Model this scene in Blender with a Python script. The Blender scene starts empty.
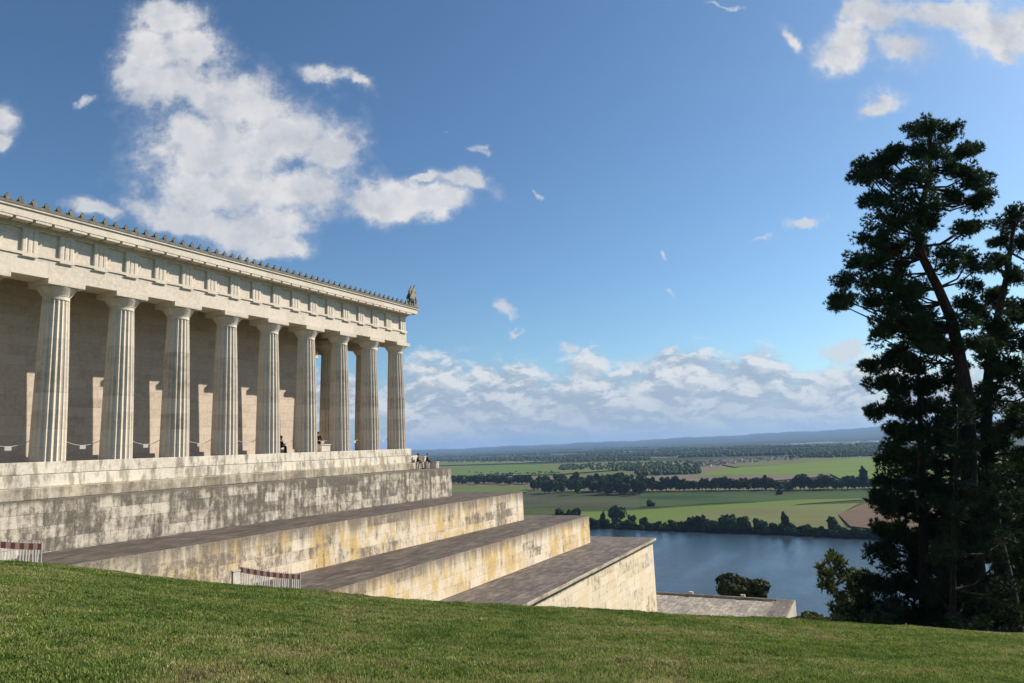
import bpy, bmesh, math, random
import numpy as np
from mathutils import Vector, Matrix
R_ = math.radians
random.seed(7); rng = np.random.default_rng(11)
S = bpy.context.scene
COL = S.collection
bpy.ops.object.select_all(action='DESELECT')

# ------------------------------------------------------------------ camera
FPX, PITCH, ROLL, YAW = 702.77, 0.1487, -0.0411, 0.48294
Fv = np.array([math.cos(YAW)*math.cos(PITCH), math.sin(YAW)*math.cos(PITCH), math.sin(PITCH)])
R0 = np.array([math.sin(YAW), -math.cos(YAW), 0.0]); U0 = np.cross(R0, Fv)
Rv = R0*math.cos(ROLL)+U0*math.sin(ROLL); Uv = -R0*math.sin(ROLL)+U0*math.cos(ROLL)
Hf = np.array([math.cos(YAW), math.sin(YAW), 0.0])
def ray(x, y): return Fv+Rv*(x-512)/FPX-Uv*(y-341.5)/FPX
def at_z(x, y, z): d = ray(x, y); return d*z/d[2]
def at_y(x, y, Y): d = ray(x, y); return d*Y/d[1]
def at_d(x, y, dep): d = ray(x, y); return d*dep/(d@Hf)
cam = bpy.data.cameras.new('camera'); co = bpy.data.objects.new('camera', cam); COL.objects.link(co)
M = Matrix(((Rv[0], Uv[0], -Fv[0], 0), (Rv[1], Uv[1], -Fv[1], 0), (Rv[2], Uv[2], -Fv[2], 0), (0, 0, 0, 1)))
co.matrix_world = M
cam.sensor_width = 36; cam.lens = FPX*36/1024; cam.clip_start = .1; cam.clip_end = 90000
S.camera = co

# ------------------------------------------------------------------ node helper
class NT:
    def __init__(s, tree): s.t = tree; s.n = tree.nodes; s.l = tree.links
    def new(s, typ, **kw):
        n = s.n.new(typ)
        for k, v in kw.items(): setattr(n, k, v)
        return n
    def put(s, sock, v):
        if v is None: return
        if isinstance(v, bpy.types.NodeSocket): s.l.new(v, sock)
        else:
            if hasattr(sock, 'default_value'):
                try: sock.default_value = v
                except Exception:
                    if isinstance(v, (int, float)): sock.default_value = (v, v, v)
                    else: sock.default_value = (*v, 1)
    def m(s, op, a, b=None, c=None, clamp=False):
        n = s.new('ShaderNodeMath', operation=op, use_clamp=clamp)
        for i, v in enumerate((a, b, c)): s.put(n.inputs[i], v)
        return n.outputs[0]
    def vm(s, op, a, b=None, scale=None):
        n = s.new('ShaderNodeVectorMath', operation=op)
        s.put(n.inputs[0], a)
        if b is not None: s.put(n.inputs[1], b)
        if scale is not None: s.put(n.inputs['Scale'], scale)
        return n.outputs['Value'] if op in ('LENGTH', 'DOT_PRODUCT') else n.outputs[0]
    def xyz(s, x=0., y=0., z=0.):
        n = s.new('ShaderNodeCombineXYZ'); s.put(n.inputs[0], x); s.put(n.inputs[1], y); s.put(n.inputs[2], z); return n.outputs[0]
    def sep(s, v): n = s.new('ShaderNodeSeparateXYZ'); s.put(n.inputs[0], v); return n.outputs
    def noise(s, vec, scale, detail=4, rough=.55, dist=0., lac=2.0):
        n = s.new('ShaderNodeTexNoise'); s.put(n.inputs['Vector'], vec); n.inputs['Scale'].default_value = scale
        n.inputs['Detail'].default_value = detail; n.inputs['Roughness'].default_value = rough; n.inputs['Distortion'].default_value = dist
        n.inputs['Lacunarity'].default_value = lac
        return n.outputs['Fac']
    def ss(s, v, a, b, lo=0., hi=1.):
        n = s.new('ShaderNodeMapRange', interpolation_type='SMOOTHSTEP'); s.put(n.inputs[0], v)
        for i, q in zip((1, 2, 3, 4), (a, b, lo, hi)): s.put(n.inputs[i], q)
        return n.outputs[0]
    def mix(s, f, a, b, mode='MIX'):
        n = s.new('ShaderNodeMix', data_type='RGBA', blend_type=mode)
        s.put(n.inputs[0], f)
        for i, v in ((6, a), (7, b)):
            if isinstance(v, tuple): v = (*v, 1)[:4]
            s.put(n.inputs[i], v)
        return n.outputs[2]
    def bump(s, h, strength=.5, dist=.02):
        n = s.new('ShaderNodeBump'); s.put(n.inputs['Height'], h); n.inputs['Strength'].default_value = strength; n.inputs['Distance'].default_value = dist
        return n.outputs[0]

def mat(name, fn, rough=.85, spec=.3):
    m = bpy.data.materials.new(name); m.use_nodes = True
    t = NT(m.node_tree); b = m.node_tree.nodes['Principled BSDF']
    b.inputs['Roughness'].default_value = rough; b.inputs['Specular IOR Level'].default_value = spec
    fn(t, b); return m
def pos(t): return t.new('ShaderNodeNewGeometry').outputs['Position']
def nrm(t): return t.new('ShaderNodeNewGeometry').outputs['True Normal']
def flat(name, c, rough=.7, var=.25, sc=8.):
    def f(t, b):
        n = t.noise(pos(t), sc, 3)
        k = t.m('MULTIPLY_ADD', n, 2*var, 1-var)
        t.put(b.inputs['Base Color'], t.mix(1., (*c, 1), t.xyz(k, k, k), 'MULTIPLY'))
    return mat(name, f, rough)

def stone_fn(cream, dark, bw=1.5, bh=.68, darkness=.2, yellow=0., top_z=None, top_band=.5, z0=0., joint=.7, top_col=(.10, .09, .08), greeny=0., streak=.5, blockvar=.5, contrast=.8, soft=1.):
    def f(t, b):
        P = pos(t); x, y, z = t.sep(P)[0:3]
        nx, ny, nz = t.sep(nrm(t))[0:3]
        h = t.m('ADD', x, t.m('MULTIPLY', y, -.93))
        zz = t.m('SUBTRACT', z, z0)
        v = t.xyz(h, zz, 0.)
        def brick(w, hh, off, seed):
            n = t.new('ShaderNodeTexBrick'); n.offset = off; n.offset_frequency = 2; n.squash = 1.35; n.squash_frequency = 3
            t.put(n.inputs['Vector'], t.vm('ADD', v, (seed, 0, 0)))
            n.inputs['Color1'].default_value = (0, 0, 0, 1); n.inputs['Color2'].default_value = (1, 1, 1, 1); n.inputs['Mortar'].default_value = (.5, .5, .5, 1)
            n.inputs['Scale'].default_value = 1; n.inputs['Mortar Size'].default_value = .012; n.inputs['Mortar Smooth'].default_value = .3
            n.inputs['Brick Width'].default_value = w; n.inputs['Row Height'].default_value = hh
            return n.outputs['Color'], n.outputs['Fac']
        bc, bf = brick(bw, bh, .43, 3.3)
        streaks = t.noise(t.xyz(t.m('MULTIPLY', h, 1.6), t.m('MULTIPLY', z, .22), y), 1.3, 6, .65)
        fine = t.noise(P, 5., 6, .7)
        big = t.noise(P, .17, 4, .6)
        mid = t.noise(t.vm('MULTIPLY', P, (1., 1., 1.6)), .9, 5, .65)
        blk = t.sep(bc)[0]
        d = t.m('ADD', t.m('MULTIPLY', t.m('SUBTRACT', blk, .5), blockvar), t.m('MULTIPLY', t.m('SUBTRACT', mid, .5), 1.2))
        d = t.m('ADD', d, t.m('MULTIPLY', t.m('SUBTRACT', streaks, .5), 2*streak))
        d = t.m('ADD', d, t.m('MULTIPLY', t.m('SUBTRACT', big, .5), 1.1))
        d = t.m('ADD', d, t.m('MULTIPLY', t.m('SUBTRACT', fine, .5), .7))
        vf = t.noise(P, 13., 4, .75); pit = t.noise(t.vm('MULTIPLY', P, (1, 1, .55)), 3.2, 6, .75)
        d = t.m('ADD', d, t.m('MULTIPLY', t.m('SUBTRACT', vf, .5), 1.1)); d = t.m('ADD', d, t.m('MULTIPLY', t.m('SUBTRACT', pit, .5), contrast))
        dk = t.ss(t.m('ADD', d, darkness-.5), -.26*soft, .34*soft, 0., .96)
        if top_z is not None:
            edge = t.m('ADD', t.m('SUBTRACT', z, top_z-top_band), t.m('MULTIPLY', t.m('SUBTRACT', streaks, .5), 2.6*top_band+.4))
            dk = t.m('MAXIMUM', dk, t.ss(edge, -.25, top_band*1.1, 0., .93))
        tone = t.mix(t.ss(t.m('ADD', blk, t.m('MULTIPLY', big, .3)), .1, 1.1), cream, tuple(c*.80 for c in cream))
        tone = t.mix(t.ss(fine, .3, .75), tone, tuple(min(1, c*1.12) for c in cream))
        tone = t.mix(t.ss(pit, .52, .70, 0., .45), tone, tuple(c*.62 for c in cream))
        if yellow > 0:
            yn = t.noise(t.xyz(t.m('MULTIPLY', h, 1.3), t.m('MULTIPLY', z, .5), 7.), .55, 7, .72)
            yn2 = t.noise(t.xyz(h, z, 2.), .12, 3, .6)
            tone = t.mix(t.m('MULTIPLY', t.ss(yn, .41, .60, 0., yellow), t.ss(yn2, .36, .56)), tone, (.60, .42, .17))
        if greeny > 0:
            gn = t.noise(t.xyz(t.m('MULTIPLY', h, 1.9), t.m('MULTIPLY', z, .5), 3.), 1., 5, .6)
            tone = t.mix(t.ss(gn, .5, .62, 0., greeny), tone, (.15, .14, .08))
        c = t.mix(dk, tone, t.mix(t.ss(vf, .38, .66), tuple(q*.8 for q in dark), tuple(q*1.9 for q in dark)))
        c = t.mix(t.m('MULTIPLY', t.m('SUBTRACT', 1., bf), 0.), c, c)
        c = t.mix(t.m('MULTIPLY', bf, joint), c, tuple(q*.8 for q in dark))
        # weathered horizontal faces with slab joints
        tb = t.new('ShaderNodeTexBrick'); tb.offset = .5
        t.put(tb.inputs['Vector'], t.xyz(x, y, 0.))
        tb.inputs['Color1'].default_value = (.75, .75, .75, 1); tb.inputs['Color2'].default_value = (1.15, 1.12, 1.05, 1); tb.inputs['Mortar'].default_value = (.45, .45, .45, 1)
        tb.inputs['Scale'].default_value = 1; tb.inputs['Mortar Size'].default_value = .03; tb.inputs['Brick Width'].default_value = 2.2; tb.inputs['Row Height'].default_value = 1.05
        tn = t.noise(t.vm('MULTIPLY', P, (.6, 1.5, 1.)), 1.3, 9, .8)
        tcol = t.mix(t.ss(tn, .42, .66), top_col, tuple(q*2.3 for q in top_col))
        tcol = t.mix(1., tcol, tb.outputs['Color'], 'MULTIPLY')
        c = t.mix(t.ss(nz, .6, .9), c, tcol)
        t.put(b.inputs['Base Color'], c)
        hgt = t.m('ADD', t.m('MULTIPLY', fine, .5), t.m('MULTIPLY', bf, -.6))
        t.put(b.inputs['Normal'], t.bump(hgt, .5, .03))
    return f
ZS = 0.243
CREAM = (.50, .44, .35)
m_lime = mat('limestone', stone_fn((.61, .54, .45), (.27, .235, .19), 2.06, 1.3, .05, top_col=(.3, .28, .25), streak=.45, blockvar=.18, joint=.25))
m_col = mat('column_limestone', stone_fn((.60, .53, .435), (.27, .225, .17), 40., 1.05, .12, top_col=(.3, .28, .25), streak=.6, blockvar=.6, joint=.3))
m_cella = mat('cella_limestone', stone_fn((.58, .495, .405), (.30, .25, .195), 1.9, .62, .10, streak=.2, blockvar=.6, joint=.4, top_col=(.2,.18,.16)))
m_steps = mat('step_limestone', stone_fn((.66, .60, .50), (.18, .16, .13), 1.9, .67, .20, z0=ZS, greeny=.6, top_col=(.17, .155, .13), streak=1.1, contrast=1.3, blockvar=.2, joint=.10))
m_stepd = mat('stained_step_limestone', stone_fn((.50, .44, .34), (.15, .13, .10), 1.9, .67, .45, z0=ZS, greeny=.6, top_col=(.30, .27, .22), streak=1.1, blockvar=.4, joint=.3))
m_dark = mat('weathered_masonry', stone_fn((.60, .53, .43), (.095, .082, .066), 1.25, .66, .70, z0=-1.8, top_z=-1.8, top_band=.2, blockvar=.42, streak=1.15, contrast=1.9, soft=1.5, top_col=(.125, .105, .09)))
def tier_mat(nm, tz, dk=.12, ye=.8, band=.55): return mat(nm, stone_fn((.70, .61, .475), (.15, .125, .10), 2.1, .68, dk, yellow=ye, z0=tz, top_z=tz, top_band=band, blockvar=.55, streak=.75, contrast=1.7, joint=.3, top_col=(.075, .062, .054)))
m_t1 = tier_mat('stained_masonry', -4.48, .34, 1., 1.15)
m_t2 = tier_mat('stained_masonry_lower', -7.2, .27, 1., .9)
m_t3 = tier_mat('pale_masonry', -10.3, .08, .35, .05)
m_t4 = mat('platform_masonry', stone_fn((.5, .45, .36), (.2, .18, .15), 2.1, .9, .2, top_col=(.22, .195, .165)))
m_rooft = flat('roof_metal', (.16, .17, .15), .6)
m_ant = flat('antefix_stone', (.15, .14, .115), .8, .8, 3.1)
m_white = flat('white_plastic', (.42, .405, .385), .4, .12)
m_pale = flat('dull_white_board', (.16, .125, .112), .5, .2)
m_red = flat('red_plastic', (.085, .020, .018), .4, .2)
m_galv = flat('grey_steel', (.35, .35, .36), .45)
m_rope = flat('white_rope', (.42, .40, .37), .8)
m_skin = flat('skin', (.42, .26, .19), .6, .1)
m_black = flat('black_cloth', (.012, .012, .016), .9)
m_navy = flat('dark_blue_cloth', (.02, .025, .05), .9)
m_grey = flat('grey_cloth', (.16, .17, .2), .9)
m_hair = flat('brown_hair', (.03, .02, .014), .7)
m_bark = mat('bark', lambda t, b: (t.put(b.inputs['Base Color'], t.mix(t.ss(t.sep(pos(t))[2], 0., 9.), t.mix(t.ss(t.noise(t.vm('MULTIPLY', pos(t), (6, 6, 1.5)), 1.5, 5), .35, .7), (.012, .009, .008, 1), (.034, .022, .016, 1)), t.mix(t.ss(t.noise(t.vm('MULTIPLY', pos(t), (6, 6, 1.5)), 1.5, 5), .35, .7), (.03, .014, .009, 1), (.085, .040, .022, 1)))),
                                   t.put(b.inputs['Normal'], t.bump(t.noise(t.vm('MULTIPLY', pos(t), (6, 6, 1.5)), 1.5, 5), .8, .05))), .95)
def leaf_fn(a, bcol, sc=1.2, trans=.25):
    def f(t, b):
        n = t.noise(pos(t), sc, 3, .6)
        n2 = t.noise(pos(t), sc*9, 1)
        c = t.mix(t.ss(t.m('ADD', t.m('MULTIPLY', n, .7), t.m('MULTIPLY', n2, .3)), .35, .65), a, bcol)
        t.put(b.inputs['Base Color'], c)
        if trans:
            tr = t.new('ShaderNodeBsdfTranslucent'); t.put(tr.inputs['Color'], c)
            mx = t.new('ShaderNodeMixShader'); mx.inputs[0].default_value = trans
            t.l.new(b.outputs[0], mx.inputs[1]); t.l.new(tr.outputs[0], mx.inputs[2])
            t.l.new(mx.outputs[0], t.n['Material Output'].inputs['Surface'])
    return f
m_pine = mat('pine_needles', leaf_fn((.023, .043, .017), (.064, .096, .034), 1.5, .25), .7, .2)
m_fir = mat('dark_needles', leaf_fn((.013, .025, .011), (.038, .058, .021), 1.2, .15), .8, .2)
m_broad = mat('broad_leaves', leaf_fn((.045, .066, .020), (.125, .150, .055), .6, .3), .7, .25)
m_broad2 = mat('lit_leaves', leaf_fn((.045, .065, .015), (.13, .15, .045), .6, .3), .7, .25)
m_dist = mat('distant_leaves', leaf_fn((.028, .046, .014), (.070, .098, .030), .06, 0), .9, .1)
m_distl = mat('distant_pale_leaves', leaf_fn((.055, .08, .028), (.11, .145, .05), .06, 0), .9, .1)

# ------------------------------------------------------------------ mesh helpers
def tag(o, label=None, cat=None, group=None, kind=None):
    if label: o['label'] = label
    if cat: o['category'] = cat
    if group: o['group'] = group
    if kind: o['kind'] = kind
    return o
def empty(name, loc, label, cat, group=None, rz=0.):
    o = bpy.data.objects.new(name, None); COL.objects.link(o); o.location = loc; o.rotation_euler = (0, 0, rz); o.empty_display_size = .5
    return tag(o, label, cat, group)
def link(name, me, parent=None):
    o = bpy.data.objects.new(name, me); COL.objects.link(o)
    if parent is not None:
        o.parent = parent
    return o
def adopt(o, root):
    # the part keeps its world place: its location becomes relative to the thing's base
    o.location = Vector(o.location)-Vector(root.location); o.parent = root; return o
class MB:
    def __init__(s): s.v = []; s.f = []; s.mi = []; s.cur = 0
    def add(s, vs, fs):
        o = len(s.v); s.v += [tuple(map(float, q)) for q in vs]; s.f += [tuple(i+o for i in f) for f in fs]; s.mi += [s.cur]*len(fs)
    def box(s, x0, x1, y0, y1, z0, z1):
        s.add([(x0, y0, z0), (x1, y0, z0), (x1, y1, z0), (x0, y1, z0), (x0, y0, z1), (x1, y0, z1), (x1, y1, z1), (x0, y1, z1)],
              [(0, 3, 2, 1), (4, 5, 6, 7), (0, 1, 5, 4), (1, 2, 6, 5), (2, 3, 7, 6), (3, 0, 4, 7)])
    def prism(s, pts, z0, z1):
        n = len(pts)
        s.add([(p[0], p[1], z0) for p in pts]+[(p[0], p[1], z1) for p in pts],
              [tuple(range(n-1, -1, -1)), tuple(range(n, 2*n))]+[(i, (i+1) % n, n+(i+1) % n, n+i) for i in range(n)])
    def tube(s, pts, rad, n=8, cap=True):
        pts = [np.array(p, float) for p in pts]; rad = rad if hasattr(rad, '__len__') else [rad]*len(pts)
        vs = []; fs = []
        for i, p in enumerate(pts):
            d = pts[min(i+1, len(pts)-1)]-pts[max(i-1, 0)]; d /= (np.linalg.norm(d)+1e-9)
            a = np.cross(d, [0, 0, 1.] if abs(d[2]) < .9 else [1., 0, 0]); a /= np.linalg.norm(a); b = np.cross(d, a)
            for k in range(n):
                t = 2*math.pi*k/n; vs.append(p+(a*math.cos(t)+b*math.sin(t))*rad[i])
        for i in range(len(pts)-1):
            for k in range(n): fs.append((i*n+k, i*n+(k+1) % n, (i+1)*n+(k+1) % n, (i+1)*n+k))
        if cap: fs += [tuple(range(n-1, -1, -1)), tuple(range((len(pts)-1)*n, len(pts)*n))]
        s.add(vs, fs)
    def lathe(s, prof, n=32, c=(0, 0)):
        vs = []; fs = []
        for r, z in prof:
            for k in range(n): t = 2*math.pi*k/n; vs.append((c[0]+r*math.cos(t), c[1]+r*math.sin(t), z))
        for i in range(len(prof)-1):
            for k in range(n): fs.append((i*n+k, i*n+(k+1) % n, (i+1)*n+(k+1) % n, (i+1)*n+k))
        fs += [tuple(range(n-1, -1, -1)), tuple(range((len(prof)-1)*n, len(prof)*n))]
        s.add(vs, fs)
    def ball(s, c, r, n=8, m=6):
        r = r if hasattr(r, '__len__') else (r, r, r)
        vs = []; fs = []
        for i in range(1, m):
            ph = math.pi*i/m
            for k in range(n): t = 2*math.pi*k/n; vs.append((c[0]+r[0]*math.sin(ph)*math.cos(t), c[1]+r[1]*math.sin(ph)*math.sin(t), c[2]-r[2]*math.cos(ph)))
        b = len(vs); vs += [(c[0], c[1], c[2]-r[2]), (c[0], c[1], c[2]+r[2])]
        for i in range(m-2):
            for k in range(n): fs.append((i*n+k, i*n+(k+1) % n, (i+1)*n+(k+1) % n, (i+1)*n+k))
        for k in range(n): fs.append((b, (k+1) % n, k)); fs.append((b+1, (m-2)*n+k, (m-2)*n+(k+1) % n))
        s.add(vs, fs)
    def mesh(s, name, mats, smooth=False):
        me = bpy.data.meshes.new(name); me.from_pydata(s.v, [], s.f)
        for m in (mats if isinstance(mats, (list, tuple)) else [mats]): me.materials.append(m)
        if any(s.mi): me.polygons.foreach_set('material_index', s.mi)
        if smooth: me.polygons.foreach_set('use_smooth', [True]*len(s.f))
        me.update(); return me
    def build(s, name, mats, parent=None, smooth=False, bevel=0.):
        me = s.mesh(name, mats, smooth)
        if bevel:
            bm = bmesh.new(); bm.from_mesh(me); bmesh.ops.recalc_face_normals(bm, faces=bm.faces)
            bmesh.ops.bevel(bm, geom=[e for e in bm.edges if e.calc_face_angle(0) > .5], offset=bevel, segments=1, affect='EDGES'); bm.to_mesh(me); bm.free()
        return link(name, me, parent)
def trimesh(name, V, F, mats, mi=None):
    me = bpy.data.meshes.new(name); V = np.asarray(V, np.float32); F = np.asarray(F, np.int32)
    me.vertices.add(len(V)); me.vertices.foreach_set('co', V.ravel())
    k = F.shape[1]; me.loops.add(F.size); me.loops.foreach_set('vertex_index', F.ravel())
    me.polygons.add(len(F)); me.polygons.foreach_set('loop_start', np.arange(0, F.size, k, dtype=np.int32)); me.polygons.foreach_set('loop_total', np.full(len(F), k, np.int32))
    for m in (mats if isinstance(mats, (list, tuple)) else [mats]): me.materials.append(m)
    if mi is not None: me.polygons.foreach_set('material_index', np.asarray(mi, np.int32))
    me.update(calc_edges=True); return me

# ------------------------------------------------------------------ hill with lawn
TC = 27.
YC = [(-300, 548), (-100, 556), (0, 562), (41, 566), (60, 567), (120, 573), (165, 579), (230, 585), (300, 591), (380, 597.5), (440, 601), (520, 606), (656, 613), (800, 621.5), (900, 627), (1024, 634), (1200, 650), (1500, 675)]
_a = []; _s = []
for x, y in YC:
    d = ray(x, y); dep = d@Hf; _a.append(d@R0/dep); _s.append(d[2]/dep)
_a = np.array(_a); _s = np.array(_s)
def hill(X, Y):
    X = np.asarray(X, float); Y = np.asarray(Y, float)
    t = X*Hf[0]+Y*Hf[1]; l = X*R0[0]+Y*R0[1]
    a = l/np.maximum(t, 9.); s = np.interp(a, _a, _s)
    lin = -1.65+(s*TC+1.65)*t/TC
    lin = np.where(t < 0, -1.65-.12*np.abs(t)*0-.02*t, lin)
    e = np.maximum(t-TC, 0)
    E = np.minimum(e, 9.)
    far = s*TC+(s*TC+1.65)/TC*e*0+s*e-.028*E**2-(e-E)*(.028*2*9-.02)
    z = np.where(t <= TC, lin, far)
    z = z+.022*np.sin(X*3.1+2.*np.sin(Y*1.9))*np.sin(Y*3.7+1.5*np.sin(X*1.3))+.03*np.sin(X*1.3+Y*.7)*np.cos(Y*1.1-X*.4)+.05*np.sin(X*.45+1)*np.sin(Y*.52)
    return np.maximum(z, -97.)
def lawn_mat():
    def f(t, b):
        P = pos(t)
        n1 = t.noise(P, .35, 5, .65); n2 = t.noise(P, 14., 4, .75); n3 = t.noise(P, 1.7, 4, .6)
        c = t.mix(t.ss(n1, .38, .62), (.065, .105, .016, 1), (.10, .14, .03, 1))
        c = t.mix(t.ss(n3, .55, .72, 0., .7), c, (.12, .11, .045, 1))
        c = t.mix(t.ss(n2, .35, .7), t.mix(1., c, (.5, .5, .5, 1), 'MULTIPLY'), c)
        t.put(b.inputs['Base Color'], c); t.put(b.inputs['Normal'], t.bump(n2, .9, .06))
    return mat('lawn', f, .95, .1)
m_lawn = lawn_mat()
rr = np.concatenate([np.linspace(.3, 34, 200), np.linspace(34, 60, 50)[1:], 60*np.exp(np.linspace(0, math.log(9), 60))[1:]])
aa = np.linspace(0, 2*math.pi, 721)[:-1]
RR, AA = np.meshgrid(rr, aa, indexing='ij'); X = RR*np.cos(AA); Y = RR*np.sin(AA); Z = hill(X, Y)
V = np.stack([X, Y, Z], -1).reshape(-1, 3); n, m_ = RR.shape
i, j = np.meshgrid(np.arange(n-1), np.arange(m_), indexing='ij'); i = i.ravel(); j = j.ravel(); j2 = (j+1) % m_
F = np.stack([i*m_+j, (i+1)*m_+j, (i+1)*m_+j2, i*m_+j2], -1)
V = np.vstack([V, [[0, 0, float(hill(0, 0))]]])
me = trimesh('hill', V, F, m_lawn); me.polygons.foreach_set('use_smooth', [True]*len(F))
tag(link('hill', me), kind='structure')
# grass blades
def grass(n=700000):
    # uniform in image-ish space: depth distribution denser near
    t = 6.0+(TC+1.5-6.0)*rng.random(n)**1.25
    a = rng.uniform(-.80, .80, n); l = a*t
    X = t*Hf[0]+l*R0[0]; Y = t*Hf[1]+l*R0[1]; Z = hill(X, Y)
    clump = .6+.5*np.sin(X*2.1+np.sin(Y*1.7)*2)*np.sin(Y*2.3+np.sin(X*1.3)*2)+.35*np.sin(X*7+Y*5)*np.sin(Y*8-X*3)
    h = (.022+.038*rng.random(n))*(.6+.75*np.clip(clump, 0, 1.3)); w = .010+.010*rng.random(n); w = w*(.7+t/22)
    th = rng.uniform(0, 2*math.pi, n); lean = rng.uniform(.1, .8, n)*h; ph = rng.uniform(0, 2*math.pi, n)
    B = np.stack([X, Y, Z-.01], -1); D = np.stack([np.cos(th), np.sin(th), 0*th], -1)*w[:, None]
    T = B+np.stack([np.cos(ph)*lean, np.sin(ph)*lean, h+.01], -1)
    V = np.empty((3*n, 3)); V[0::3] = B-D; V[1::3] = B+D; V[2::3] = T
    F = np.arange(3*n).reshape(-1, 3)
    # taller tufts and broad-leaved weeds in loose patches
    m2 = 900; tt = 6.3+(TC-6)*rng.random(m2)**1.2; a2 = rng.uniform(-.78, .78, m2); X2 = tt*Hf[0]+a2*tt*R0[0]; Y2 = tt*Hf[1]+a2*tt*R0[1]
    kk2 = 38; Xr = np.repeat(X2, kk2)+rng.normal(0, .07, m2*kk2); Yr = np.repeat(Y2, kk2)+rng.normal(0, .07, m2*kk2); Zr = hill(Xr, Yr); q = m2*kk2
    hh = np.repeat(rng.uniform(.05, .12, m2), kk2)*rng.uniform(.5, 1., q); ww = np.repeat(rng.choice([.008, .011, .024], m2, p=[.5, .3, .2]), kk2)
    tb = rng.uniform(0, 6.28, q); ph2 = rng.uniform(0, 6.28, q); B2 = np.stack([Xr, Yr, Zr-.01], -1); D2 = np.stack([np.cos(tb), np.sin(tb), 0*tb], -1)*ww[:, None]
    T2 = B2+np.stack([np.cos(ph2)*hh*.7, np.sin(ph2)*hh*.7, hh], -1); V2 = np.empty((3*q, 3)); V2[0::3] = B2-D2; V2[1::3] = B2+D2; V2[2::3] = T2
    # material pick: green, yellow-green, straw
    f1 = np.sin(X*.55+1.3*np.sin(Y*.33))*np.sin(Y*.61+1.1*np.sin(X*.41))
    f2 = np.sin(X*1.9+2*np.sin(Y*1.1)+1)*np.sin(Y*2.1+X*.7)
    f3 = np.sin(X*4.3+2*np.sin(Y*3.1))*np.sin(Y*4.9+1.5*np.sin(X*2.7))
    r = rng.random(n)*.7+.17+.28*f1+.22*f2+.16*f3
    mi = np.where(r < .46, 0, np.where(r < .86, 1, 2))
    mi2 = np.repeat(rng.choice([0, 1, 2], m2, p=[.6, .3, .1]), kk2); V = np.vstack([V, V2]); F = np.arange(len(V)).reshape(-1, 3); mi = np.concatenate([mi, mi2])
    return trimesh('grass', V, F, [m_g0, m_g1, m_g2], mi)
def gfn(a, b_):
    def f(t, b):
        c = t.mix(t.ss(t.noise(pos(t), 2.2, 3), .35, .65), a, b_); t.put(b.inputs['Base Color'], c)
        tr = t.new('ShaderNodeBsdfTranslucent'); t.put(tr.inputs['Color'], c)
        mx = t.new('ShaderNodeMixShader'); mx.inputs[0].default_value = .35
        t.l.new(b.outputs[0], mx.inputs[1]); t.l.new(tr.outputs[0], mx.inputs[2]); t.l.new(mx.outputs[0], t.n['Material Output'].inputs['Surface'])
    return f
m_g0 = mat('green_blades', gfn((.085, .145, .024, 1), (.14, .20, .045, 1)), .6, .25)
m_g1 = mat('yellow_green_blades', gfn((.20, .26, .055, 1), (.28, .31, .085, 1)), .6, .25)
m_g2 = mat('straw_blades', gfn((.46, .42, .20, 1), (.22, .165, .09, 1)), .7, .2)
tag(link('grass', grass()), 'short mown grass of the sloping lawn in front of the terraces', 'grass', kind='stuff')

# ------------------------------------------------------------------ terraces
CX = 1.  # shared helper
YM = 57.5   # temple axis in y
def tier(name, corner, left, z0, z1, m, label, coping=False, cname='wall'):
    c = np.array(corner); l = np.array(left); d = (l-c)/abs(l[0]-c[0]); p0 = c+d*(c[0]+45)
    far = 2*YM-c[1]
    pts = [(p0[0], p0[1]), (c[0], c[1]), (c[0], far), (p0[0], 2*YM-p0[1])]
    root = empty(name, (0, 0, 0), label, 'terrace', 'stepped stone terraces below the temple')
    root.location = (c[0]-20, c[1]+5, z0)
    def sh(o): return adopt(o, root)
    mb = MB(); mb.prism(pts, z0, z1-(.42 if coping else 0)); w = mb.build(cname, m, None); sh(w)
    if coping:
        q = .30
        mb = MB(); mb.prism([(p0[0], p0[1]-q), (c[0]+q, c[1]-q), (c[0]+q, far+q), (p0[0], 2*YM-p0[1]+q)], z1-.24, z1)
        mb.prism([(p0[0], p0[1]-q*.45), (c[0]+q*.45, c[1]-q*.45), (c[0]+q*.45, far+q*.45), (p0[0], 2*YM-p0[1]+q*.45)], z1-.42, z1-.243)
        sh(mb.build('coping', m_cop, None))
    return root
m_cop = mat('coping_stone', stone_fn((.50, .43, .33), (.16, .14, .12), 1.6, .5, .35, top_col=(.10, .085, .076), joint=.6))
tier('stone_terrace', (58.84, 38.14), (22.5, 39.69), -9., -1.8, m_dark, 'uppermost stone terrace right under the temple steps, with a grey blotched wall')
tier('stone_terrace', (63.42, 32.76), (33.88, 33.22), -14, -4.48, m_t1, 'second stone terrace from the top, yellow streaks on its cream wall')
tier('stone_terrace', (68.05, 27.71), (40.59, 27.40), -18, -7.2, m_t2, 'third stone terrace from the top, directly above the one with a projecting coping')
tier('stone_terrace', (72.33, 22.59), (42.38, 21.80), -26, -9.857, m_t3, 'stone terrace with a projecting coping and a tall pale plain wall above the lawn', True)
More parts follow.
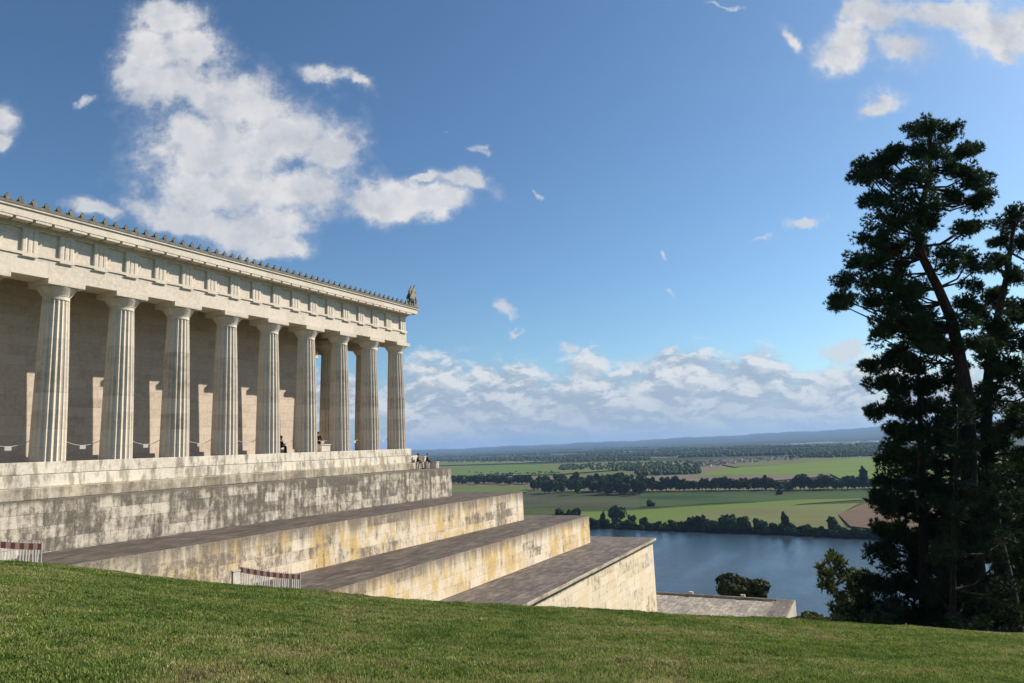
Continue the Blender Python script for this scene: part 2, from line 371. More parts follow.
# lower landing platform near the river
root = empty('stone_platform', (85, 30, -30), 'low flat stone platform with a kerb, farther down the slope beyond the terraces', 'platform')
def ch(o, root=root): return adopt(o, root)
mb = MB(); mb.prism([(60, 12.3), (94.4, 12.15), (94.4, 60), (60, 60)], -34, -20); ch(mb.build('wall', m_t4))
mb = MB(); mb.prism([(60.5, 12.6), (61, 14.2), (94., 14.2), (94.05, 59), (94.4, 59), (94.4, 12.15), (60.5, 12.15)][::-1], -19.996, -19.75)
ch(mb.build('kerb', m_cop))
mb = MB(); mb.box(61, 93.8, 14.35, 14.7, -19.996, -19.93); ch(mb.build('channel', m_steps))
for yy in (18, 24.5, 31, 37.5):
    mb = MB(); mb.box(94.0, 94.4, yy, yy+.5, -19.748, -19.45); ch(mb.build('stud', m_lime))

# ------------------------------------------------------------------ temple
SP = 4.12; CX0 = 23.718; CY = 43.06; NX = [CX0+i*SP for i in range(-8, 9)]; NY = [CY+i*SP for i in range(8)]
temple = empty('temple', (NX[8], YM, -1.8), 'pale limestone temple with a long row of fluted columns above the terraces', 'temple')
def tp(o): return adopt(o, temple)
for k, (off, za, zb) in enumerate([(1.02, -.45, ZS), (1.47, -1.15, -.45), (1.92, -1.8, -1.15)]):
    mb = MB(); mb.box(NX[0]-off, NX[-1]+off, NY[0]-off, NY[-1]+off, za, zb); tp(mb.build('step', m_stepd if k == 2 else m_steps, bevel=.03))
H_SH = 9.45; H_ARCH = 10.55
def shaft():
    V = []; Fc = []; nf = 20; per = 7; n = nf*per; rings = 9
    for i in range(rings):
        u = i/(rings-1); R = .93-.20*u-.02*u*u+.025*math.sin(math.pi*u); z = H_SH*u
        for k in range(n):
            w = (k % per)/per; d = .10*math.sin(math.pi*w)**.8*(R/.95)
            t = 2*math.pi*k/n; V.append(((R-d)*math.cos(t), (R-d)*math.sin(t), z))
    for i in range(rings-1):
        for k in range(n): Fc.append((i*n+k, i*n+(k+1) % n, (i+1)*n+(k+1) % n, (i+1)*n+k))
    Fc.append(tuple(range((rings-1)*n, rings*n)))
    mb = MB(); mb.add(V, Fc); return mb.mesh('column', m_col)
def capital():
    mb = MB(); mb.lathe([(.70, 0), (.71, .02), (.705, .22), (.74, .23), (.75, .27), (.86, .44), (.97, .60), (1.03, .70), (1.02, .755)], 40)
    mb.box(-1.07, 1.07, -1.07, 1.07, .758, H_ARCH-H_SH-.004); return mb.mesh('capital', m_col)
me_sh, me_cap = shaft(), capital()
def column(x, y, zb=ZS):
    c = link('column', me_sh); c.location = (x, y, zb); tp(c)
    k = link('capital', me_cap, c); k.location = (0, 0, H_SH); return c
for x in NX: column(x, NY[0])
for y in NY[1:]: column(NX[-1], y)
for x in NX[:-1]: column(x, NY[-1])
for y in NY[1:-1]: column(NX[-1]-5.1, y)
# cella
CW = CY+3.7; CXR = 48.6
mb = MB(); mb.box(NX[0]+4, CXR, CW, 2*YM-CW, ZS, ZS+11.4)
mb.box(CXR-.9, CXR+.12, CW-.1, CW+1.1, ZS, ZS+11.35)
tp(mb.build('cella_wall', m_cella))
mb = MB(); mb.box(NX[0]+3.8, CXR, CW-.2, CW-.003, ZS+.003, ZS+.35); tp(mb.build('plinth', m_cella))
# entablature: ring beams round the four sides
def ring(mb, o, i, z0, z1):
    xa, xb, ya, yb = NX[0], NX[-1], NY[0], NY[-1]
    mb.box(xa-o, xb+o, ya-o, ya+i, z0, z1); mb.box(xa-o, xb+o, yb-i, yb+o, z0, z1)
    mb.box(xb-i, xb+o, ya+i, yb-i, z0, z1); mb.box(xa-o, xa+i, ya+i, yb-i, z0, z1)
A0 = ZS+H_ARCH; A1 = ZS+11.83; F1 = ZS+13.35; G1 = ZS+14.22
mb = MB(); ring(mb, .82, .82, A0, A1-.16); ring(mb, .90, .82, A1-.157, A1)
# pronaos beam
mb.box(NX[-1]-5.9, NX[-1]-4.3, NY[0]+.83, NY[-1]-.83, A0, A1)
tp(mb.build('architrave', m_lime))
mb = MB(); ring(mb, .70, .70, A1, F1-.14); fr = tp(mb.build('frieze', m_lime))
mb = MB(); ring(mb, .84, .7, F1-.137, F1); tp(mb.build('frieze_moulding', m_lime))
# triglyphs (two per bay), with their regula below
def trig():
    mb = MB(); w = .86
    for k in range(3):
        x = -w/2+k*w/3+.045
        mb.prism([(x-.035, 0), (x-.035, -.12), (x+.02, -.15), (x+w/3-.10, -.15), (x+w/3-.045, -.12), (x+w/3-.045, 0)], .0, F1-A1-.30)
    mb.box(-w/2, w/2, -.10, 0, 0, F1-A1-.303)
    mb.box(-w/2, w/2, -.165, 0, F1-A1-.30, F1-A1-.14); mb.box(-w/2, w/2, -.26, -.20, -.255, -.16)
    return mb.mesh('triglyph', m_lime)
me_tr = trig()
TX = sorted(list(NX[1:-1])+[(a+b)/2 for a, b in zip(NX[:-1], NX[1:])]+[NX[0]-.27, NX[-1]+.27])
for x in TX:
    o = link('triglyph', me_tr); o.location = (x, NY[0]-.703, A1); o.parent = fr
TY = sorted(list(NY[1:-1])+[(a+b)/2 for a, b in zip(NY[:-1], NY[1:])]+[NY[0]-.27, NY[-1]+.27])
for y in TY:
    o = link('triglyph', me_tr); o.rotation_euler = (0, 0, math.pi/2); o.location = (NX[-1]+.703, y, A1); o.parent = fr
# cornice: geison with mutules
mb = MB(); ring(mb, 1.65, .70, F1+.24, G1-.17); ring(mb, 1.73, .70, G1-.167, G1-.05)
xa, xb, ya, yb = NX[0]-1.45, NX[-1]+1.45, NY[0]-1.45, NY[-1]+1.45
ring(mb, .95, .7, F1+.003, F1+.237)
cor = tp(mb.build('cornice', m_lime))
mb = MB(); mb.box(-.43, .43, -.64, 0, -.15, 0); me_mu = mb.mesh('mutule', m_lime)
x = NX[-1]+.27
xs = []
while x > NX[0]-1: xs.append(x); x -= SP/4
for x in xs:
    o = link('mutule', me_mu, cor); o.location = (x, NY[0]-.98, F1+.237)
# gutter + roof
mb = MB(); ring(mb, 1.76, .6, G1-.047, G1+.12); gut = tp(mb.build('gutter', m_ant))
mb = MB()
xe0, xe1, ye0, ye1, zr = NX[0]-1.7, NX[-1]+1.7, NY[0]-1.6, NY[-1]+1.6, G1+.125
ri = zr+(ye1-ye0)/2*.235
mb.add([(xe0, ye0, zr), (xe1, ye0, zr), (xe1, ye1, zr), (xe0, ye1, zr), (xe0, YM, ri), (xe1, YM, ri)], [(0, 1, 5, 4), (2, 3, 4, 5), (1, 2, 5), (3, 0, 4), (0, 3, 2, 1)])
for k in range(0, 110):
    x = xe0+.35+k*(xe1-xe0-.7)/109
    if k % 1 == 0: mb.add([(x-.06, ye0, zr), (x+.06, ye0, zr), (x+.06, YM, ri), (x-.06, YM, ri), (x-.06, ye0, zr+.1), (x+.06, ye0, zr+.1), (x+.06, YM, ri+.1), (x-.06, YM, ri+.1)], [(4, 5, 6, 7), (0, 1, 5, 4), (1, 2, 6, 5), (3, 0, 4, 7)])
tp(mb.build('roof', m_rooft))
mb = MB(); mb.box(NX[0]-.6, NX[-1]+.6, NY[0]-.6, NY[-1]+.6, A1+.25, A1+.45)
for x in [q for q in NX]: mb.box(x-.25, x+.25, NY[0]+.71, CW-.01, A1-.15, A1+.247)
tp(mb.build('ceiling', m_cella))
def antefix():
    mb = MB(); mb.box(-.13, .13, -.05, .30, 0, .16)
    pts = [(-.10, 0), (-.09, .10), (-.14, .19), (-.13, .26), (-.07, .29), (-.04, .35), (0, .40), (.04, .35), (.07, .29), (.13, .26), (.14, .19), (.09, .10), (.10, 0)]
    n = len(pts); V = [(x, -.09, z) for x, z in pts]+[(x*.9, .03, z) for x, z in pts]
    mb.add(V, [tuple(range(n)), tuple(range(2*n-1, n-1, -1))]+[(i, n+i, n+(i+1) % n, (i+1) % n) for i in range(n)]); return mb.mesh('antefix', m_ant)
me_af = antefix()
x = NX[-1]+1.0; k = 0
while k < 99 and x > NX[0]-1.4:
    o = link('antefix', me_af); o.location = (x, NY[0]-1.68, G1+.10); o.rotation_euler = (0, 0, random.uniform(-.12, .12)); tp(o); x -= SP/6; k += 1
# corner griffin
mb = MB(); cx, cy, cz = NX[-1]+1.25, NY[0]-1.35, G1+.12
mb.box(cx-.55, cx+.5, cy-.35, cy+.35, cz, cz+.25)
mb.tube([(cx-.45, cy, cz+.35), (cx-.1, cy, cz+.7), (cx+.2, cy, cz+1.05), (cx+.22, cy, cz+1.5), (cx+.38, cy, cz+1.72)], [.22, .34, .30, .17, .13], 10)
mb.tube([(cx+.38, cy, cz+1.74), (cx+.58, cy, cz+1.66), (cx+.66, cy, cz+1.52)], [.12, .07, .03], 8)
for sgn in (-1, 1):
    mb.tube([(cx+.28, cy+.15*sgn, cz+1.0), (cx+.42, cy+.16*sgn, cz+.6), (cx+.38, cy+.16*sgn, cz+.25), (cx+.5, cy+.16*sgn, cz+.25)], [.11, .09, .07, .08], 8)
    mb.tube([(cx-.3, cy+.2*sgn, cz+.6), (cx-.05, cy+.24*sgn, cz+.35), (cx+.1, cy+.2*sgn, cz+.27)], [.22, .13, .08], 8)
    w = [(cx+.15, cz+.85), (cx-.75, cz+.75), (cx-.62, cz+1.1), (cx-.42, cz+1.35), (cx-.30, cz+1.7), (cx-.02, cz+2.05), (cx+.12, cz+2.3), (cx+.2, cz+1.7)]
    n = len(w); V = [(p[0], cy+sgn*.16, p[1]) for p in w]+[(p[0], cy+sgn*.26, p[1]) for p in w]
    mb.add(V, [tuple(range(n)), tuple(range(2*n-1, n-1, -1))]+[(i, n+i, n+(i+1) % n, (i+1) % n) for i in range(n)])
    mb.tube([(cx+.33, cy+.06*sgn, cz+1.82), (cx+.27, cy+.08*sgn, cz+1.98)], [.04, .01], 6)
mb.tube([(cx-.5, cy, cz+.4), (cx-.8, cy, cz+.5), (cx-.85, cy, cz+.8)], [.07, .05, .03], 6)
tp(mb.build('acroterion', flat('griffin_stone', (.24, .22, .17), .8, .5, 2.), smooth=False))
mb = MB(); mb.tube([(cx+.2, cy-.1, G1), (cx+.75, cy-.1, G1+.1)], [.16, .09], 8); tp(mb.build('spout', m_ant))

# small blocks at the head of the front stairs
for (x0, x1, y0, y1, h, lb) in [(58.75+.0, 59.55, 40.3, 41.6, .95, 'small pale stone block beside the last temple step, behind the sitting people'), (59.75, 60.6, 40.2, 41.5, .62, 'low pale stone block at the outer end of the uppermost terrace')]:
    pass

# ------------------------------------------------------------------ rope barriers between the columns
def rope_barrier(x0, x1, y, label):
    root = empty('rope_barrier', ((x0+x1)/2, y, ZS), label, 'rope barrier', 'rope barriers strung between the temple columns')
    L = (x1-x0)/2; mb = MB(); n = 14
    mb.tube([(-L+2*L*k/n, 0, 1.22-.32*(1-((2*k/n-1)**2))) for k in range(n+1)], .022, 5); mb.build('rope', m_rope, root)
    mb = MB(); mb.box(-.18, .18, -.035, -.01, .68, .92); mb.build('sign', m_rope, root, bevel=.005); return root
rb = ['first', 'second', 'third', 'fourth']
places = ['rope with small white sign between photo edge and leftmost visible column',
          'rope with small white sign between the leftmost and second visible columns',
          'rope with small white sign between second and third columns from the left',
          'rope with small white sign between third and fourth columns from the left',
          'rope with small white sign between fourth and fifth columns from the left',
          'rope with small white sign between fifth and sixth columns from the left',
          'rope with small white sign between sixth and seventh columns from the left',
          'rope with small white sign between seventh and eighth columns from the left',
          'rope with small white sign between the last two columns at the corner']
for k in range(9):
    xa_ = NX[7+k]+.93; xb_ = NX[8+k]-.93
    rope_barrier(xa_, xb_, CY+.1, places[k])
# box on the stylobate near the corner
p = at_y(326, 453, CY-.55)
root = empty('stone_block', (p[0], CY-.35, ZS), 'cream stone block on the top temple step beside the seventh column', 'stone block')
mb = MB(); mb.box(-.62, .5, -.25, .3, 0, .52); mb.build('block', m_lime, root, bevel=.03); mb = MB(); mb.box(-.68, .56, -.30, .35, .523, .62); mb.build('lid', m_lime, root, bevel=.02)
# stair-side blocks
def sblock(px, dep, w, dd, h, label):
    p = at_d(px, 467, dep); r = empty('stair_block', (p[0], p[1], -1.797), label, 'stone block')
    o = MB(); o.box(-w/2, w/2, -dd/2, dd/2, 0, h-.1); o.build('block', m_steps, r, bevel=.02)
    o = MB(); o.box(-w/2-.04, w/2+.04, -dd/2-.04, dd/2+.04, h-.097, h); o.build('cap', m_steps, r, bevel=.02)
sblock(415.4, 70.2, .45, .8, .66, 'pale stone block at the foot of the temple corner, under the sitting person in black')
sblock(423.2, 72.6, .62, .7, 1.22, 'taller pale stone block standing between the two sitting people')
sblock(425.2, 71.6, .45, .7, .68, 'pale stone block under the sitting person farther right')
sblock(434.6, 71.0, .55, .7, .66, 'low pale stone block at the far right end of the uppermost terrace')

# ------------------------------------------------------------------ people
def skin_mesh(name, verts, edges, radii, m, parent, sub=1):
    me = bpy.data.meshes.new(name); me.from_pydata(verts, edges, []); me.materials.append(m)
    o = link(name, me, parent)
    s = o.modifiers.new('skin', 'SKIN'); s.use_smooth_shade = True
    sv = me.skin_vertices[0].data
    for i, r in enumerate(radii): sv[i].radius = (r, r) if not hasattr(r, '__len__') else r
    sv[0].use_root = True
    u = o.modifiers.new('sub', 'SUBSURF'); u.levels = sub; u.render_levels = sub
    return o
def person(loc, rz, pose, label, top, legs, hairm=None):
    root = empty('person', loc, label, 'person', None, rz)
    # +x is the way the person faces; z=0 at the feet
    if pose == 'sit':
        hz = .62; pel = (0, 0, hz+.06); knee = lambda s: (.44, .12*s, hz+.04); ank = lambda s: (.50, .12*s, .08); toe = lambda s: (.68, .13*s, .04)
        ch_ = (.04, 0, hz+.42); nk = (.07, 0, hz+.60); hd = (.10, 0, hz+.76)
        el = lambda s: (.12, .26*s, hz+.26); ha = lambda s: (.36, .15*s, hz+.16)
    else:
        hz = .92; pel = (0, 0, hz); knee = lambda s: (.03, .11*s, .5); ank = lambda s: (-.02, .11*s, .08); toe = lambda s: (.15, .13*s, .04)
        ch_ = (.0, 0, 1.32); nk = (.0, 0, 1.50); hd = (.03, 0, 1.65); el = lambda s: (-.02, .27*s, 1.12); ha = lambda s: (.12, .25*s, .88)
    sh = lambda s: (ch_[0], .17*s, ch_[2]+.10); hip = lambda s: (pel[0], .10*s, pel[2]-.02)
    mid = tuple((a+b)/2 for a, b in zip(pel, ch_))
    V = [pel, mid, ch_, nk, hd, (hd[0]+.02, 0, hd[2]+.1)]; E = [(0, 1), (1, 2), (2, 3), (3, 4), (4, 5)]; Rr = [.12, .11, .13, .055, .085, .07]
    for s in (-1, 1):
        b = len(V); V += [sh(s), el(s), ha(s), (ha(s)[0]+.09, ha(s)[1]-.01*s, ha(s)[2]-.03)]; E += [(2, b), (b, b+1), (b+1, b+2), (b+2, b+3)]; Rr += [.06, .045, .032, .025]
        b = len(V); V += [hip(s), knee(s), ank(s), toe(s)]; E += [(0, b), (b, b+1), (b+1, b+2), (b+2, b+3)]; Rr += [.085, .06, .042, .035]
    skin_mesh('body', V, E, Rr, m_skin, root)
    V = [pel, mid, ch_, (nk[0], 0, nk[2]-.05)]; E = [(0, 1), (1, 2), (2, 3)]; Rr = [.145, .14, .155, .075]
    for s in (-1, 1):
        b = len(V); V += [sh(s), el(s), ha(s)]; E += [(2, b), (b, b+1), (b+1, b+2)]; Rr += [.078, .062, .046]
    skin_mesh('jacket', V, E, Rr, top, root)
    V = [(pel[0], 0, pel[2]-.01)]; E = []; Rr = [.14]
    for s in (-1, 1):
        b = len(V); V += [hip(s), knee(s), ank(s)]; E += [(0, b), (b, b+1), (b+1, b+2)]; Rr += [.105, .078, .058]
    skin_mesh('trousers', V, E, Rr, legs, root)
    for s in (-1, 1):
        a, t_ = ank(s), toe(s); mb = MB(); mb.tube([(a[0]-.06, a[1], a[2]-.03), (a[0]+.05, a[1], a[2]-.02), t_], [.05, .055, .035], 8); mb.build('shoe', m_black, root, True)
    mb = MB(); mb.ball((hd[0]-.025, 0, hd[2]+.07), (.115, .10, .12), 12, 8); mb.build('hair', hairm or m_hair, root, True)
    mb = MB(); mb.ball((hd[0]+.10, 0, hd[2]+.03), (.022, .016, .03), 6, 4); mb.build('nose', m_skin, root, True)
    return root
p = at_d(417.6, 467, 70.2); person((p[0], p[1], -1.8), -.95, 'sit', 'person in black top and grey trousers sitting just right of the corner column', m_black, m_grey)
p = at_d(427.0, 467, 71.6); person((p[0], p[1], -1.8), -.9, 'sit', 'person in dark clothes with lighter hair sitting farther right, past the taller block', m_navy, m_black, flat('light_hair', (.2, .11, .07)))
p = at_y(281.5, 453, CW-.9); person((p[0], CW-.75, ZS-.05), -1.2, 'sit', 'person in black sitting in the shade between the fifth and sixth columns', m_black, m_black)
p = at_y(318.2, 453, CY+2.3); person((p[0], CY+2.3, ZS), -2.2, 'stand', 'person in black standing in the portico between the sixth and seventh columns', m_black, m_black)

# ------------------------------------------------------------------ red and white barriers on the lawn
def barrier(P0, P1, H, label, lean=()):
    P0 = np.array(P0); P1 = np.array(P1); L = float(np.hypot(*(P1-P0)[:2])); ang = math.atan2(P1[1]-P0[1], P1[0]-P0[0])
    root = empty('barrier', (P0[0], P0[1], min(P0[2], P1[2])), label, 'barrier', 'red and white barriers at the top of the lawn', ang)
    dz0 = P0[2]-min(P0[2], P1[2]); dz1 = P1[2]-min(P0[2], P1[2])
    zz = lambda x: dz0+(dz1-dz0)*x/L - .05*math.sin(math.pi*x/L)
    n = int(L/.115); nb = 2*int(L/.36)+1
    mb = MB(); mb2 = MB()
    for k in range(nb):
        x0, x1 = L*k/nb, L*(k+1)/nb; (m1, idx) = (mb, 0)
        mb.cur = k % 2
        z0_, z1_ = zz(x0), zz(x1)
        V = [(x0+.0, -.02, z0_+H*.68), (x1, -.02, z1_+H*.68), (x1, -.02, z1_+H*.95), (x0, -.02, z0_+H*.95)]
        V += [(v[0], .02, v[2]) for v in V]
        mb.add(V, [(0, 1, 2, 3), (7, 6, 5, 4), (0, 4, 5, 1), (3, 2, 6, 7)]+([(0, 3, 7, 4)] if k == 0 else [])+([(1, 5, 6, 2)] if k == nb-1 else []))
    mb.build('striped_board', [m_red, m_pale], root)
    mb = MB()
    mb.tube([(0, 0, zz(0)+H*.12), (L/2, 0, zz(L/2)+H*.12), (L, 0, zz(L)+H*.12)], .018, 6); mb.build('bottom_rail', m_galv, root)
    for k in range(1, n):
        x = L*k/n
        if k % 9 in (5,): continue
        z = zz(x); dx = .04*math.sin(k*1.7) if (k//6) % 2 else 0
        mb = MB(); q = .027
        mb.add([(x+dx-q, -.03, z+H*.10), (x+dx+q, -.03, z+H*.10), (x+q, -.03, z+H*.675), (x-q, -.03, z+H*.675), (x+dx-q, -.012, z+H*.10), (x+dx+q, -.012, z+H*.10), (x+q, -.012, z+H*.675), (x-q, -.012, z+H*.675)],
               [(0, 1, 2, 3), (7, 6, 5, 4), (0, 4, 5, 1), (1, 5, 6, 2), (2, 6, 7, 3), (3, 7, 4, 0)])
        mb.box(x-q*.8, x+q*.8, -.018, .018, z+H*.952, z+H*1.01)
        mb.build('slat', m_white, root)
    for x in (0, L):
        mb = MB(); mb.tube([(x, 0, zz(x)-.25), (x, 0, zz(x)+H*1.03)], .03, 8); mb.build('post', m_white, root)
        mb = MB(); mb.box(x-.06, x+.06, -.3, .3, zz(x)-.28, zz(x)-.2); mb.build('foot', m_black, root)
a = at_d(239, 585.5, 28.6); b_ = at_y(300, 591.5, a[1])
barrier(a, b_, .74, 'red and white slatted barrier in front of the yellow streaked terrace wall')
a = at_d(-30, 562, 27.8); b_ = at_y(40.5, 566, a[1])
barrier(a, b_, .95, 'red and white slatted barrier cut off by the left edge of the photo')
p = at_d(235.6, 586, 27.6)
root = empty('stone_post', (p[0], p[1], p[2]-.4), 'short cream stone post at the left end of the middle barrier', 'post')
mb = MB(); mb.box(-.17, .17, -.05, .05, 0, .92); mb.build('shaft', m_lime, root, bevel=.012); mb = MB(); mb.box(-.19, .19, -.07, .07, .923, .97); mb.build('cap', m_lime, root, bevel=.012)
p = at_d(51, 560, 38)
root = empty('stone_slab', (p[0], p[1], -4.5), 'cream stone slab right of the left barrier, at the foot of the blotched wall', 'slab')
mb = MB(); mb.box(-.9, .7, -.25, .25, 0, .42); o = mb.build('block', m_steps, root, bevel=.03); root.rotation_euler = (0, 0, -.05); root.location = (19.5, 39.0, -4.49)

# ------------------------------------------------------------------ valley
ZP = -95.
B0 = at_z(655, 529.2, ZP); B1 = at_z(851, 536.5, ZP); bd = (B1-B0)[:2]; bd /= np.linalg.norm(bd); bn = np.array([-bd[1], bd[0]]);
if bn@B0[:2] < 0: bn = -bn
bdist = float(bn@B0[:2])
def rb_(az):
    c = np.cos(az)*bn[0]+np.sin(az)*bn[1]
    return np.minimum(bdist/np.maximum(c, .08), 9000.)
az = np.radians(np.linspace(-62, 100, 650)); kk = np.linspace(0, 1, 170)
AZ, KK = np.meshgrid(az, kk, indexing='ij'); r0 = rb_(AZ); RRR = r0*np.exp(KK*np.log(42000/r0))
deg = np.degrees(AZ)
hz_ = np.interp(deg, [-60, -20, 1, 9, 18, 25, 34, 60, 100], [260, 250, 128, 80, 42, 26, 12, 20, 60])
nz_ = 14*np.sin(deg*.9+1)+9*np.sin(deg*2.3)+6*np.sin(deg*5.1+RRR/2500)+4*np.sin(deg*11.3+2)
hz_ = hz_*1.25+6; w = np.clip((RRR-14000)/15000, 0, 1); w = w*w*(3-2*w)
Zp = ZP+(hz_+nz_-ZP)*w
Vp = np.stack([RRR*np.cos(AZ), RRR*np.sin(AZ), Zp], -1).reshape(-1, 3); n, m_ = AZ.shape
i, j = np.meshgrid(np.arange(n-1), np.arange(m_-1), indexing='ij'); i = i.ravel(); j = j.ravel()
Fp = np.stack([i*m_+j, i*m_+j+1, (i+1)*m_+j+1, (i+1)*m_+j], -1)[:, ::-1]
def plain_fn(t, b):
    P = pos(t); x, y, z = t.sep(P)[0:3]
    vo = t.new('ShaderNodeTexVoronoi'); vo.inputs['Scale'].default_value = 1.; vo.inputs['Randomness'].default_value = .9
    t.put(vo.inputs['Vector'], t.vm('MULTIPLY', P, (1/420., 1/900., 0.)))
    r, g, bb = t.sep(vo.outputs['Color'])[0:3]
    n = t.noise(P, .0011, 5, .6); n2 = t.noise(P, .02, 4, .6)
    c = t.mix(t.ss(r, .2, .8), (.050, .070, .020, 1), (.115, .13, .045, 1))
    c = t.mix(t.ss(g, .70, .75), c, (.15, .13, .075, 1))
    wood = t.ss(t.m('ADD', n, t.m('MULTIPLY', t.m('SUBTRACT', bb, .5), .16)), .43, .47)
    rad = t.vm('LENGTH', P)
    wood = t.m('MULTIPLY', wood, t.ss(rad, 2600, 4200))
    wood = t.m('MAXIMUM', wood, t.m('MULTIPLY', t.ss(rad, 8000, 11000, 0., 1.), t.ss(t.noise(P, .0022, 5, .6), .40, .52, .45, 1.)))
    c = t.mix(wood, c, t.mix(n2, (.014, .024, .012, 1), (.03, .045, .02, 1)))
    t.put(b.inputs['Base Color'], c)
me = trimesh('plain', Vp, Fp, mat('plain', plain_fn, .95, .05))
tag(link('plain', me), kind='structure')
# river
def water_fn(t, b):
    P = pos(t)
    b.inputs['Base Color'].default_value = (.026, .045, .058, 1)
    n = t.noise(t.vm('MULTIPLY', P, (.35, .9, 1.)), .5, 5, .65); n2 = t.noise(t.vm('MULTIPLY', P, (.03, .07, 1.)), .5, 3)
    t.put(b.inputs['Normal'], t.bump(t.m('ADD', t.m('MULTIPLY', n, t.m('MULTIPLY_ADD', t.ss(t.noise(t.vm('MULTIPLY', P, (.004, .016, 1.)), 1., 4), .35, .65), 1.4, .3)), t.m('MULTIPLY', n2, 4.)), .6, .8))
mw = mat('river_water', water_fn, .2, .4)
mb = MB(); q0 = bn*(bdist+15); 
P_ = [q0-bd*9000, q0+bd*9000, bn*60+bd*9000, bn*60-bd*9000]
mb.add([(p[0], p[1], ZP-.9) for p in P_], [(0, 1, 2, 3)]); o = mb.build('river', mw); tag(o, kind='structure')
bm = bmesh.new(); bm.from_mesh(o.data); bm.normal_update()
for f in bm.faces:
    if f.normal.z < 0: f.normal_flip()
bm.to_mesh(o.data); bm.free()
# fields as thin sheets
FLV = [0]
def field(pts, c1, c2, lv, rows=0.):
    FLV[0] += 1
    P = [at_z(x, y, ZP+.3*FLV[0]) for x, y in pts]
    mb = MB(); mb.add(P, [tuple(range(len(P)))])
    def f(t, b):
        p = pos(t); n = t.noise(t.vm('MULTIPLY', p, (1, .35, 1)), .012, 5, .65); n2 = t.noise(p, .15, 3)
        t.put(b.inputs['Base Color'], t.mix(t.ss(t.m('ADD', t.m('MULTIPLY', n, .8), t.m('MULTIPLY', n2, .2)), .42, .58), tuple(q*.86 for q in c1), tuple(q*1.12 for q in c2)))
    o = mb.build('field', mat('field_ground', f, .95, .05)); tag(o, kind='structure')
    bm = bmesh.new(); bm.from_mesh(o.data); bm.normal_update()
    for q in bm.faces:
        if q.normal.z < 0: q.normal_flip()
    bm.to_mesh(o.data); bm.free()
field([(420, 517.5), (480, 520.3), (590, 525.3), (655, 528.2), (757, 531.8), (851, 535.8), (960, 540.3), (960, 488), (870, 488), (640, 491), (420, 491)], (.05, .07, .02), (.06, .08, .025), 1)          # riverside base
field([(420, 506), (640, 508), (700, 505), (640, 493), (420, 494)], (.070, .068, .042), (.06, .075, .035), 2)   # brownish strip
field([(640, 508), (720, 503), (960, 497), (960, 488), (640, 492)], (.035, .060, .022), (.045, .075, .025), 2) # green strip, cloud shade put into its dark colour
field([(560, 520), (640, 525), (700, 522), (800, 504), (884, 498), (800, 499.5), (700, 506), (620, 511), (560, 512)], (.13, .18, .04), (.10, .15, .035), 3)
field([(650, 527), (850, 534.5), (838, 515), (860, 503), (800, 505), (700, 511)], (.15, .15, .065), (.12, .14, .05), 4)
field([(838, 514), (876, 499), (960, 494), (960, 538), (850, 526)], (.155, .105, .07), (.13, .09, .06), 5)
field([(420, 492.5), (527, 492), (527, 486), (420, 487)], (.13, .15, .05), (.10, .13, .04), 2)
field([(600, 487), (740, 483), (830, 476), (830, 472), (720, 473.5), (620, 477)], (.17, .13, .10), (.15, .13, .09), 2)
field([(690, 476), (830, 473.5), (845, 481), (960, 480), (960, 455), (875, 456.5), (800, 463), (740, 467)], (.135, .19, .035), (.11, .165, .035), 3)
field([(735, 467), (800, 462.8), (876, 456.6), (900, 455), (800, 459), (720, 464)], (.13, .12, .06), (.12, .13, .05), 4)
field([(420, 477), (560, 474), (600, 468.5), (540, 464), (420, 467)], (.11, .17, .035), (.10, .14, .035), 2)
field([(560, 474), (640, 468), (700, 462), (640, 461), (540, 464)], (.14, .15, .05), (.11, .14, .045), 3)
field([(420, 466), (520, 463), (560, 460.5), (420, 461.5)], (.13, .13, .06), (.12, .15, .05), 2)

# ------------------------------------------------------------------ trees, far
def crown_tris(n, rx, ry, rz, cz, s, seed, lobes=5, shell=.55):
    g = np.random.default_rng(seed)
    cs = g.normal(0, .42, (lobes, 3)); cs[:, 2] *= .9; cs = np.clip(cs, -.65, .65); cs[0] = 0
    rs = g.uniform(.38, .62, lobes); rs[0] = .66
    k = g.integers(0, lobes, n); d = g.normal(size=(n, 3)); d /= np.linalg.norm(d, axis=1)[:, None]
    rad = rs[k]*(shell+(1-shell)*g.random(n)**.6)
    C = cs[k]+d*rad[:, None]; C = C*np.array([rx, ry, rz])+np.array([0, 0, cz])
    a = g.normal(size=(n, 3)); a /= np.linalg.norm(a, axis=1)[:, None]; b = np.cross(a, d+.3*g.normal(size=(n, 3))); b /= np.linalg.norm(b, axis=1)[:, None]
    sz = s*g.uniform(.6, 1.3, n)[:, None]
    V = np.empty((4*n, 3)); V[0::4] = C-a*sz*.6; V[1::4] = C+b*sz*.5; V[2::4] = C+a*sz*.6; V[3::4] = C-b*sz*.5
    return V, np.arange(4*n).reshape(-1, 4)
def trunk_mesh(h, r, seed):
    g = random.Random(seed); mb = MB(); mb.tube([(0, 0, -1), (g.uniform(-.1, .1)*r*4, 0, h*.4), (g.uniform(-.2, .2)*r*4, g.uniform(-.2, .2)*r*4, h*.8)], [r, r*.75, r*.3], 6)
    for k in range(4):
        a = g.uniform(0, 6.28); z = h*g.uniform(.3, .55); mb.tube([(0, 0, z), (math.cos(a)*h*.18, math.sin(a)*h*.18, z+h*.22)], [r*.45, r*.15], 5)
    return mb.mesh('trunk', m_bark)
FT = []
